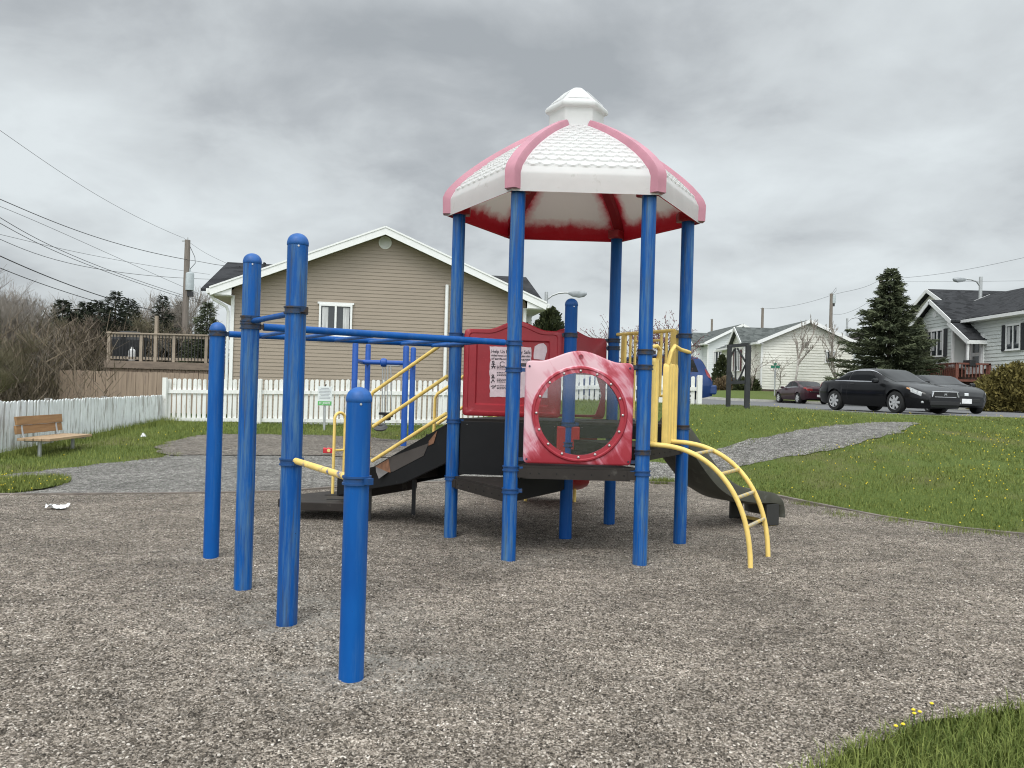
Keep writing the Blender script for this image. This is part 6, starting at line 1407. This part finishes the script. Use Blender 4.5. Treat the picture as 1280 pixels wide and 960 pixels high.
def seg_mesh(segs, sides=3, rmin=.004):
    Vs, Fs = [], []; n0 = 0
    for pts, rad, lev in segs:
        m = len(pts); 
        for i in range(m-1):
            a, b = pts[i], pts[i+1]; d = (b-a)
            if d.length < 1e-5: continue
            d.normalize(); x = d.orthogonal().normalized(); y = d.cross(x); ra, rb = max(rmin, rad*(1-.45*i/(m-1))), max(rmin*.8, rad*(1-.45*(i+1)/(m-1)))
            for c, rr in ((a, ra), (b, rb)):
                for k in range(sides): t = 2*PI*k/sides; Vs.append(c+(x*math.cos(t)+y*math.sin(t))*rr)
            for k in range(sides): Fs.append((n0+k, n0+(k+1) % sides, n0+sides+(k+1) % sides, n0+sides+k))
            n0 += 2*sides
    return np.array([tuple(v) for v in Vs]), np.array(Fs)
def bare_tree(name, label, x, y, zg, h, seed, spread=.7, levels=4, r0=.06, mat='twig', bark='bark', rmin=.006, group=None, buds=None, cat='tree', sides=3, **kw):
    t = empty(name, (x, y, zg), 0, label, cat, group); sg = twig_tree(h, spread, seed, levels, r0=r0, **kw)
    V, Fi = seg_mesh([s for s in sg if s[2] == 0], 7, rmin); o_ = fastmesh('trunk', V, Fi, 4, M[bark]); o_.parent = t
    V, Fi = seg_mesh([s for s in sg if s[2] > 0], sides, rmin); o_ = fastmesh('crown', V, Fi, 4, M[mat]); o_.parent = t
    if buds:
        r = random.Random(seed+1); m_ = MB()
        for pts, rad, lev in sg:
            if lev >= levels-1:
                for p in pts[1:]:
                    for _ in range(buds[1]):
                        q = p+Vector((r.gauss(0, .05), r.gauss(0, .05), r.gauss(0, .05))); a = buds[2]*r.uniform(.6, 1.3); m_.add([q+Vector((0, 0, a)), q+Vector((a, 0, -a)), q+Vector((-a*.6, a*.8, -a*.6)), q+Vector((-a*.6, -a*.8, -a*.6))], [(0, 1, 2), (0, 2, 3), (0, 3, 1), (1, 3, 2)])
        m_.build('buds', M[buds[0]], t, local=True)
    return t
# big spruce on the right
p = at(1110, 480, 44)
spruce('spruce_tree', 'tall dense spruce left of the grey green house', p.x, 44, 1.15, zat(1111, 334, 44)-1.15, 2.95, 3, 'spruce', dens=1.6)
p = at(1147, 470, 47); spruce('spruce_tree', 'smaller spruce tucked between the tall spruce and the grey green house', p.x, 47, 1.2, zat(1147, 396, 47)-1.2, 1.5, 5, 'spruce', dens=1.2)
# cedars
def cedar(name, label, x, y, zg, h, rad, seed, mat='cedar', pw=.6, n=2600, cat='tree'):
    r = np.random.default_rng(seed); t = empty(name, (x, y, zg), 0, label, cat); m_ = MB(); m_.lathe([(.06, -.2), (.02, h*.8)], (0, 0, 0), 7); m_.build('trunk', M['bark'], t, local=True)
    f = r.random(n)**1.3; a = r.random(n)*2*PI; lump = 1+.13*np.sin(a*5+f*9)+.09*np.sin(a*9-f*17); rr = rad*np.minimum(1, (f+.10)*4)**.5*(1-f)**pw*lump*(.62+.4*r.random(n)**.6)
    P = np.stack([np.cos(a)*rr, np.sin(a)*rr, f*h+.05], 1); D = np.stack([np.cos(a)*.5, np.sin(a)*.5, np.full(n, .8)], 1)+r.normal(0, .25, (n, 3)); D /= np.linalg.norm(D, axis=1)[:, None]
    V, Fi = quads(P, D, h*.05*(.7+.7*r.random(n)), h*.03*(.7+.7*r.random(n)), r); o_ = fastmesh('foliage', V, Fi, 4, M[mat], None, np.repeat(np.clip(r.random(n)*.7+.3*(lump-.8), 0, 1), 4)); o_.parent = t; return t
p = at(687, 420, 31); cedar('cedar_tree', 'dark twin topped cedar just right of the tan house', p.x, 31, 1.0, zat(686, 390, 31)-1.0, .95, 11, n=4200, pw=.5)
p = at(681, 420, 31.3); cedar('cedar_tree', 'short cedar beside the twin topped cedar', p.x-.25, 31.6, 1.0, zat(681, 405, 31)-1.0, .7, 12)
p = at(901.5, 490, 66); cedar('cedar_tree', 'slender conical cedar in front of the pale grey house', p.x, 66, 1.05, zat(901.5, 446, 66)-1.05, 1.05, 13)
def shrub(name, label, x, y, zg, rx, ry, h, seed, mat, n, leaf, cat='shrub'):
    r = np.random.default_rng(seed); t = empty(name, (x, y, zg), 0, label, cat); m_ = MB()
    for k in range(6): a = k*1.05; m_.tube([(0, 0, -.1), (math.cos(a)*rx*.3, math.sin(a)*ry*.3, h*.4), (math.cos(a)*rx*.6, math.sin(a)*ry*.6, h*.8)], .03, 5)
    m_.build('stem', M['bark'], t, local=True)
    u = r.normal(size=(n, 3)); u[:, 2] = np.abs(u[:, 2])*.9+r.random(n)*.1-.15; u /= np.linalg.norm(u, axis=1)[:, None]
    lump = np.array([1+.16*mnoise.noise((q[0]*2.6, q[1]*2.6, q[2]*2.6+seed))+.10*mnoise.noise((q[0]*6, q[1]*6, q[2]*6)) for q in u]); k = lump*(.72+.30*r.random(n)**.5)
    P = u*np.array([rx, ry, h])*k[:, None]; P[:, 2] = np.maximum(.03, P[:, 2]); D = u*.6+r.normal(0, .45, (n, 3))+[0, 0, .3]; D /= np.linalg.norm(D, axis=1)[:, None]
    V, Fi = quads(P, D, leaf*(.7+.8*r.random(n)), leaf*.6*(.7+.8*r.random(n)), r); o_ = fastmesh('foliage', V, Fi, 4, M[mat], None, np.repeat(np.clip(r.random(n)*.75+(lump-.9)*1.2, 0, 1), 4)); o_.parent = t; return t
p = at(1285, 490, 34); shrub('cedar_shrub', 'big rounded olive green shrub before the grey green house', p.x+.25, 34.6, 1.15, 2.05, 1.8, 2.05, 21, 'hedge', 15000, .13)
p = at(906, 480, 62); shrub('round_shrub', 'round dry brown shrub at the foot of the slender cedar', p.x, 62, 1.2, 1.0, 1.0, 1.7, 22, 'drybush', 1600, .22)
p = at(945, 490, 57); shrub('round_shrub', 'dark bush under the maroon shuttered window', p.x-.2, 58.5, 1.8, .9, .5, 1.0, 23, 'cedar', 900, .2)
# bare garden trees
p = at(995, 490, 56.5); bare_tree('bare_tree', 'pale leafless tree before the off-white house, nearest its left corner', p.x, 56.9, 1.7, zat(1000, 392, 56.9)-1.7, 31, .5, 4, .09, 'twig_pale', 'bark_pale', .014, 'bare trees before the white house', up=1.1, gnarl=.12, nmain=9, first=.55, shrink=.5)
p = at(1050, 490, 56.5); bare_tree('bare_tree', 'pale leafless tree before the off-white house, beside the tall spruce', p.x, 57, 1.7, zat(1045, 400, 57)-1.7, 37, .55, 4, .09, 'twig_pale', 'bark_pale', .014, 'bare trees before the white house', up=1.1, gnarl=.12, nmain=9, first=.55, shrink=.5)
p = at(976, 490, 57); bare_tree('bare_shrub', 'low pale leafless shrub by the green street sign', p.x, 57.6, 1.75, 2.6, 41, .9, 3, .05, 'twig_pale', 'bark_pale', .014, cat='shrub')
p = at(945, 470, 57); bare_tree('bare_shrub', 'leafless reddish shrub below the maroon shutters', p.x, 58.0, 1.75, 3.3, 42, .9, 3, .05, 'twig_pale', 'bark', .014, cat='shrub')
p = at(836, 440, 27); bare_tree('budding_tree', 'small tree with dark red buds behind the yellow guard rail', p.x, 27, 1.05, zat(838, 392, 27)-1.05, 52, .95, 4, .07, 'twig_red', 'bark', .009, buds=('bud', 2, .022), shrink=.72)
# thicket on the left
tx = [(18, 24.2, 336, 61, .8, 'twig_pale', 'tall pale leafless tree at the far left of the thicket'), (-38, 26.5, 320, 62, .8, 'twig', 'leafless brown tree at the left edge of the thicket'), (40, 31, 378, 63, .8, 'twig_olive', 'low olive brown leafless tree behind the left fence'), (92, 37, 366, 64, .8, 'twig_pale', 'leafless pale tree between the dark conifers and the far left'),
      (118, 33, 384, 65, .75, 'twig', 'leafless brown tree left of the deck rail'), (172, 42, 362, 66, .75, 'twig', 'leafless brown tree behind the dark conifers'), (205, 39, 352, 67, .6, 'twig_pale', 'upright leafless tree beside the utility pole'), (222, 46, 366, 68, .7, 'twig', 'leafless tree behind the utility pole'), (150, 36, 388, 69, .8, 'twig_olive', 'leafless olive tree just behind the deck rail'), (64, 29.5, 405, 70, .9, 'twig_pale', 'low tangled leafless tree left of the brown board fence'), (-20, 22, 395, 71, .9, 'twig_olive', 'tangled leafless shrub close behind the left fence'), (30, 26, 345, 73, .6, 'twig_pale', 'tall pale leafless tree rising above the bench'), (22, 27, 405, 72, .95, 'twig_olive', 'bushy leafless shrub behind the bench')]
for px, Y, ty, sd, spd, mt, lb in tx:
    p = at(px, 460, Y); h_ = zat(px, ty, Y)-.4; bare_tree('bare_tree', lb, p.x, Y, .4, h_, sd, spd, 5 if Y < 40 else 4, .075, mt, 'bark', .0045 if Y < 30 else .0065, 'leafless trees of the left thicket', nmain=12 if Y < 25 else 8, shrink=.70, gnarl=.15, split=(4, 5) if Y < 40 else (3, 5), first=.24)
cx_ = [(76, 33, 383, 2.0, 81, 'broad dark conifer at the left of the thicket'), (105, 34, 386, 2.0, 82, 'dark conifer second from the left in the thicket'), (142, 33.5, 372, 1.7, 83, 'pointed dark conifer behind the deck'), (160, 36, 382, 1.8, 84, 'dark conifer right of the pointed conifer'), (201, 38, 377, 1.6, 85, 'dark conifer left of the utility pole'), (222, 49, 384, 1.7, 86, 'small dark conifer at the foot of the utility pole'), (121, 37, 384, 1.9, 88, 'dark conifer in the middle of the thicket')]
for px, Y, ty, rd, sd, lb in cx_:
    p = at(px, 460, Y); h_ = zat(px, ty-9, Y)-.4; spruce('conifer', lb, p.x, Y, .4, h_, rd, sd, 'spruce_dark', 'dark conifers behind the thicket', dens=.9)
p = at(258, 430, 33); spruce('spruce_tree', 'green spruce between the deck and the tan house', p.x, 33, .4, zat(259, 377, 33)-.4, 1.35, 90, 'spruce', dens=1.3, base=.2)
# undergrowth mass
r = np.random.default_rng(5); n = 26000
Yv = 22+r.random(n)*22; pxv = -150+r.random(n)*390; X = (pxv-640)/F*Yv
zc_ = r.random(n)**1.2; topz = 1.4+Yv*.045+.6*np.array([mnoise.noise((x*.35, y*.35, 1)) for x, y in zip(X, Yv)])
k = ~((Yv < 32) & (X > -13.9) & (Yv > 23)); k &= ~((Yv < 25.5) & (X > -11.5)); X, Yv, zc_, topz = X[k], Yv[k], zc_[k], topz[k]; n = len(X)
P = np.stack([X, Yv, .3+zc_*topz], 1); D = np.stack([r.normal(0, .5, n), r.normal(0, .5, n), .6+.5*r.random(n)], 1); D /= np.linalg.norm(D, axis=1)[:, None]
V, Fi = quads(P, D, .35+.5*r.random(n), .012+.014*r.random(n), r)
M['brush'] = leafmat('brown_brush', (.06, .047, .034), (.21, .165, .12))
tag(fastmesh('undergrowth', V, Fi, 4, M['brush'], None, np.repeat(r.random(n), 4)), 'tangled brown undergrowth of the leafless thicket', 'undergrowth', kind='stuff')
n = 9000; Yv = 34+r.random(n)*16; pxv = -160+r.random(n)*430; X = (pxv-640)/F*Yv; P = np.stack([X, Yv, .3+r.random(n)*(2.2+1.0*r.random(n))], 1); D = r.normal(0, 1, (n, 3)); D /= np.linalg.norm(D, axis=1)[:, None]
V, Fi = quads(P, D, .35+.4*r.random(n), .25+.3*r.random(n), r); M['farwood'] = leafmat('far_dark_brush', (.022, .024, .016), (.085, .070, .05))
tag(fastmesh('far_wood', V, Fi, 4, M['farwood'], None, np.repeat(r.random(n), 4)), 'dark mass of brush deep in the left thicket', 'wood', kind='stuff')

# ------------------------------------------------------------------ poles, wires, lamps
def upole(label, px, ty, Y, zg, r0=.13, transformer=None, arm=False):
    p = at(px, 400, Y); zt_ = zat(px, ty, Y); t = empty('utility_pole', (p.x, Y, zg), 0, label, 'utility pole'); m_ = MB(); m_.lathe([(r0*1.15, zg-.3), (r0*.85, zt_)], (p.x, Y, 0), 12); m_.build('pole', M['pole'], t, smooth=50)
    m_ = MB(); m_.tube([(p.x, Y, zt_), (p.x, Y, zt_+.12)], .03, 6); m_.box((p.x-.12, Y, zt_-.05), (.3, .05, .05)); m_.build('insulator', M['galv'], t)
    if transformer:
        q = at(*transformer, Y); rr = .20; m_ = MB(); m_.lathe([(rr*.6, -.45), (rr, -.42), (rr, .36), (rr*.9, .42), (rr*.4, .46)], q, 14); m_.tube([q+Vector((0, 0, .44)), q+Vector((0, 0, .66))], .035, 6); m_.build('transformer', mk('grey_enamel', (.42, .46, .47), .4), t, smooth=45)
        m_ = MB(); m_.box((Vector((p.x, Y, q.z-.6))+Vector((.18, 0, 0))), (.30, .2, .25)); m_.build('bracket', M['darkmetal'], t)
        m_ = MB(); m_.tube([Vector((p.x, Y, zt_-.05)), q+Vector((.22, 0, 1.2)), q+Vector((.25, 0, .9)), q+Vector((0, 0, .6))], .014, 5); m_.build('jumper', M['wire'], t)
    return t
upole('weathered utility pole with grey transformer rising behind the deck', 231.5, 300, 38, .4, .15, (237, 352))
upole('utility pole with grey transformer beyond the white house', 1038.5, 367, 80, 1.2, .18, (1042, 374))
upole('bare utility pole showing left of the tall spruce tip', 1100, 346, 75, 1.2, .17)
upole('thin utility pole above the white house roof', 953, 385, 90, 1.2, .17)
upole('most distant utility pole over the pale house roofs', 890, 399, 110, 1.2, .17)
wl = [('thin service wire running to the top of the transformer pole', (-120, 90, 20), (0, 163, 25), (110, 237, 31), (228, 297, 38), .007), ('thick cable meeting the transformer pole just below its top', (-120, 205, 20), (0, 249, 25), (110, 293, 31), (236, 325, 38), .014),
      ('single thin wire dropping towards the tan house roof', (-120, 220, 21), (0, 258, 26), (120, 310, 33), (262, 373, 42), .008), ('upper of two dark cables crossing down to the deck', (-100, 229, 20), (0, 272, 25), (90, 319, 30), (258, 378, 40), .011), ('lower of two dark cables crossing down to the deck', (-100, 237, 20), (0, 279, 25), (90, 323, 30), (258, 381, 40), .011),
      ('faint high wire sagging past the transformer', (-100, 278, 20), (0, 293, 25), (110, 318, 31), (262, 343, 42), .007), ('looped slack cable passing the transformer', (-100, 270, 20), (0, 299, 25), (100, 332, 31), (262, 349, 42), .010), ('heaviest black cable above the thicket', (-100, 270, 18), (0, 320, 23), (100, 361, 28), (192, 388, 33), .017), ('lowest black cable above the thicket', (-100, 290, 18), (0, 335, 23), (70, 361, 27), (134, 381, 31), .013),
      ('wire falling from the transformer pole to the tan house', (229, 297, 38), (250, 312, 35), (268, 322, 32), (292, 333, 28), .006), ('cable from the transformer pole to the tan house roof', (236, 325, 38), (255, 328, 35), (272, 331, 32), (300, 333, 27), .010)]
def wire(label, pts, r_):
    P = [at(*q) for q in pts]; m_ = MB(); out = []
    T = np.linspace(0, 1, 25); X = np.array([tuple(p) for p in P]); ts = [0, 1/3, 2/3, 1]
    co = [np.polyfit(ts, X[:, i], 3) for i in range(3)]
    m_.tube([tuple(np.polyval(c, t) for c in co) for t in T], r_, 5, False); tag(m_.build('overhead_wire', M['wire'], None, smooth=60), label, 'wire', 'overhead wires')
for lb, a, b, c_, d_, r_ in wl: wire(lb, (a, b, c_, d_), r_)
wire('faint wire over the grey green house from the upper right', ((1400, 296, 60), (1280, 322, 65), (1190, 340, 70), (1101, 349, 75)), .013)
wire('faint wire between the two poles beyond the white house', ((1101, 349, 75), (1080, 359, 76.5), (1060, 364, 78), (1039, 369, 80)), .013)
wire('faint wire between the farthest poles', ((1039, 369, 80), (1010, 378, 83), (980, 384, 86), (953, 386, 90)), .013)
wire('pale wire crossing the sky behind the street lamp', ((1400, 350, 60), (1280, 351, 65), (1190, 352, 70), (1101, 352, 75)), .010)
wire('slack wire falling from the transformer pole into the spruce', ((1040, 392, 80), (1055, 392, 74), (1075, 384, 68), (1092, 372, 60)), .011)
def lamp(label, px, top, Y, zg, arm, r_=.07, flip=-1):
    p = at(px, top, Y); t = empty('street_lamp', (p.x, Y, zg), 0, label, 'street lamp'); m_ = MB(); m_.lathe([(r_*1.3, zg-.2), (r_, p.z)], (p.x, Y, 0), 10); m_.build('pole', M['galv'], t, smooth=50)
    pts = [at(*q, Y) for q in arm]; m_ = MB(); m_.tube(pts, r_*.55, 8); m_.build('arm', M['galv'], t, smooth=50)
    e = pts[-1]; d = Vector((pts[-1].x-pts[-2].x, 0, 0)).normalized(); m_ = MB()
    m_.loops([[e+d*x_+Vector((0, y_*w_, z_*w_-.06*w_)) for y_, z_ in ((-.16, 0), (-.12, .12), (0, .16), (.12, .12), (.16, 0), (.1, -.12), (-.1, -.12))] for x_, w_ in ((-.1, .35), (.1, .9), (.4, 1.15), (.65, .9), (.75, .4))]); m_.build('lamp_head', mk('grey_lamp_head', (.30, .32, .33), .4), t, smooth=50)
lamp('curved arm street lamp beside the cedar right of the tan house', 683, 365, 36, 1.05, [(684, 374), (690, 369.5), (698, 366.5), (706, 365.8), (713, 366)], .075)
lamp('street lamp reaching over the grey green house roof', 1226, 346, 50, 1.1, [(1224.5, 357), (1221, 352), (1214, 349.5), (1206, 349)], .10)
lamp('far street lamp beside the tall spruce', 1059, 398, 78, 1.2, [(1059.5, 402), (1063, 398.5), (1069, 397), (1074, 397.5)], .10)
x, y = at(968.5, 480, 55).x, 55; S2 = empty('street_sign', (x, y, 1.3), 0, 'green street name sign on a thin post before the off-white house', 'sign')
m_ = MB(); m_.tube([(x, y, 1.0), (x, y, zat(968, 458, 55))], .05, 8); m_.build('post', M['galv'], S2)
zz = zat(968, 458.5, 55); m_ = MB(); m_.box((x, y-.02, zz), (.62, .03, .17)); m_.build('blade', M['streetgreen'], S2); m_ = MB(); m_.box((x, y, zz+.19), (.03, .5, .15)); m_.build('blade', M['streetgreen'], S2)
m_ = MB(); m_.lathe([(.30, -.015), (.30, .015)], (x, y-.06, zat(968, 470, 55)), 8, Matrix.Rotation(PI/2, 3, 'X')@Matrix.Rotation(0, 3, 'Z')); 
m_ = MB(); m_.box((x, y-.02, zat(968, 468, 55)), (.12, .05, .55)); m_.build('side_plate', M['galv'], S2)

# ------------------------------------------------------------------ sky, light, camera
w = bpy.data.worlds.new('World'); scene.world = w; w.use_nodes = True; nt = w.node_tree; nt.nodes.clear()
SUN_EL, SUN_AZ = R(55), R(200)        # azimuth clockwise from +Y: behind the camera, slightly left
out = nt.nodes.new('ShaderNodeOutputWorld'); sky = nd(nt, 'ShaderNodeTexSky', sky_type='NISHITA'); sky.sun_disc = False; sky.sun_elevation = SUN_EL; sky.sun_rotation = SUN_AZ; sky.air_density = 1; sky.dust_density = 3
bg1 = nd(nt, 'ShaderNodeBackground'); bg1.inputs[1].default_value = .10; nt.links.new(sky.outputs[0], bg1.inputs[0])
tc = nt.nodes.new('ShaderNodeTexCoord'); sx = nt.nodes.new('ShaderNodeSeparateXYZ'); nt.links.new(tc.outputs['Generated'], sx.inputs[0])
def mth(op, a, b=None, c=None, clamp=False):
    n = nd(nt, 'ShaderNodeMath', operation=op); n.use_clamp = clamp
    for i, v in enumerate((a, b, c)):
        if v is None: continue
        if hasattr(v, 'is_linked'): nt.links.new(v, n.inputs[i])
        else: n.inputs[i].default_value = v
    return n.outputs[0]
zz = mth('ADD', mth('MAXIMUM', sx.outputs[2], 0.0), .30)
cb = nt.nodes.new('ShaderNodeCombineXYZ'); nt.links.new(mth('DIVIDE', sx.outputs[0], zz), cb.inputs[0]); nt.links.new(mth('DIVIDE', sx.outputs[1], zz), cb.inputs[1]); cb.inputs[2].default_value = 8.3
n1 = noise(nt, cb.outputs[0], 1.05, 7, .50, .2); n2 = noise(nt, cb.outputs[0], 3.4, 8, .55, .35)
cl = mth('ADD', mth('MULTIPLY', n1, .74), mth('MULTIPLY', n2, .26))
cc = ramp(nt, cl, [(.38, (.31, .332, .348)), (.44, (.385, .408, .423)), (.495, (.485, .515, .528)), (.60, (.60, .642, .655))])
hz = ramp(nt, sx.outputs[2], [(.0, (1, 1, 1)), (.16, (0, 0, 0))]); cc = mixc(nt, mth('MULTIPLY', hz, .6), cc, (.535, .575, .59))
bo = ramp(nt, sx.outputs[2], [(.42, (1, 1, 1)), (.75, (2.3, 2.3, 2.3))])
behind = mth('MULTIPLY_ADD', mth('MULTIPLY', mth('MINIMUM', sx.outputs[1], 0), -1.0), 1.6, 1.0)
cc = mixc(nt, 1.0, cc, bo, 'MULTIPLY'); bg2 = nd(nt, 'ShaderNodeBackground'); nt.links.new(cc, bg2.inputs[0]); nt.links.new(behind, bg2.inputs[1])
mx = nt.nodes.new('ShaderNodeMixShader'); mx.inputs[0].default_value = .93; nt.links.new(bg1.outputs[0], mx.inputs[1]); nt.links.new(bg2.outputs[0], mx.inputs[2]); nt.links.new(mx.outputs[0], out.inputs[0])
ld = bpy.data.lights.new('sun', 'SUN'); ld.energy = 1.0; ld.angle = R(25); ld.color = (1, .97, .92); lo_ = bpy.data.objects.new('sun', ld); col.objects.link(lo_)
dirv = Vector((math.sin(SUN_AZ)*math.cos(SUN_EL), math.cos(SUN_AZ)*math.cos(SUN_EL), math.sin(SUN_EL))); lo_.rotation_euler = dirv.to_track_quat('Z', 'Y').to_euler(); lo_.location = dirv*50
cd = bpy.data.cameras.new('camera'); cam = bpy.data.objects.new('camera', cd); col.objects.link(cam); scene.camera = cam
cd.sensor_fit = 'HORIZONTAL'; cd.sensor_width = 36; cd.lens = 36*F/1280; cd.clip_start = .1; cd.clip_end = 3000
fwd = Vector((0, CP, SP)); up0 = Vector((0, -SP, CP)); rt0 = Vector((1, 0, 0)); rgt = rt0*CR+up0*SR; upv = -rt0*SR+up0*CR
cam.matrix_world = Matrix(((rgt.x, upv.x, -fwd.x, 0), (rgt.y, upv.y, -fwd.y, 0), (rgt.z, upv.z, -fwd.z, EYE), (0, 0, 0, 1)))
vs = scene.view_settings; vs.view_transform = 'Standard'; vs.look = 'None'; vs.exposure = .38; vs.gamma = 1
scene.cycles.max_bounces = 6; scene.cycles.diffuse_bounces = 3; scene.cycles.transparent_max_bounces = 12; scene.cycles.use_denoising = True; scene.cycles.filter_width = 1.1
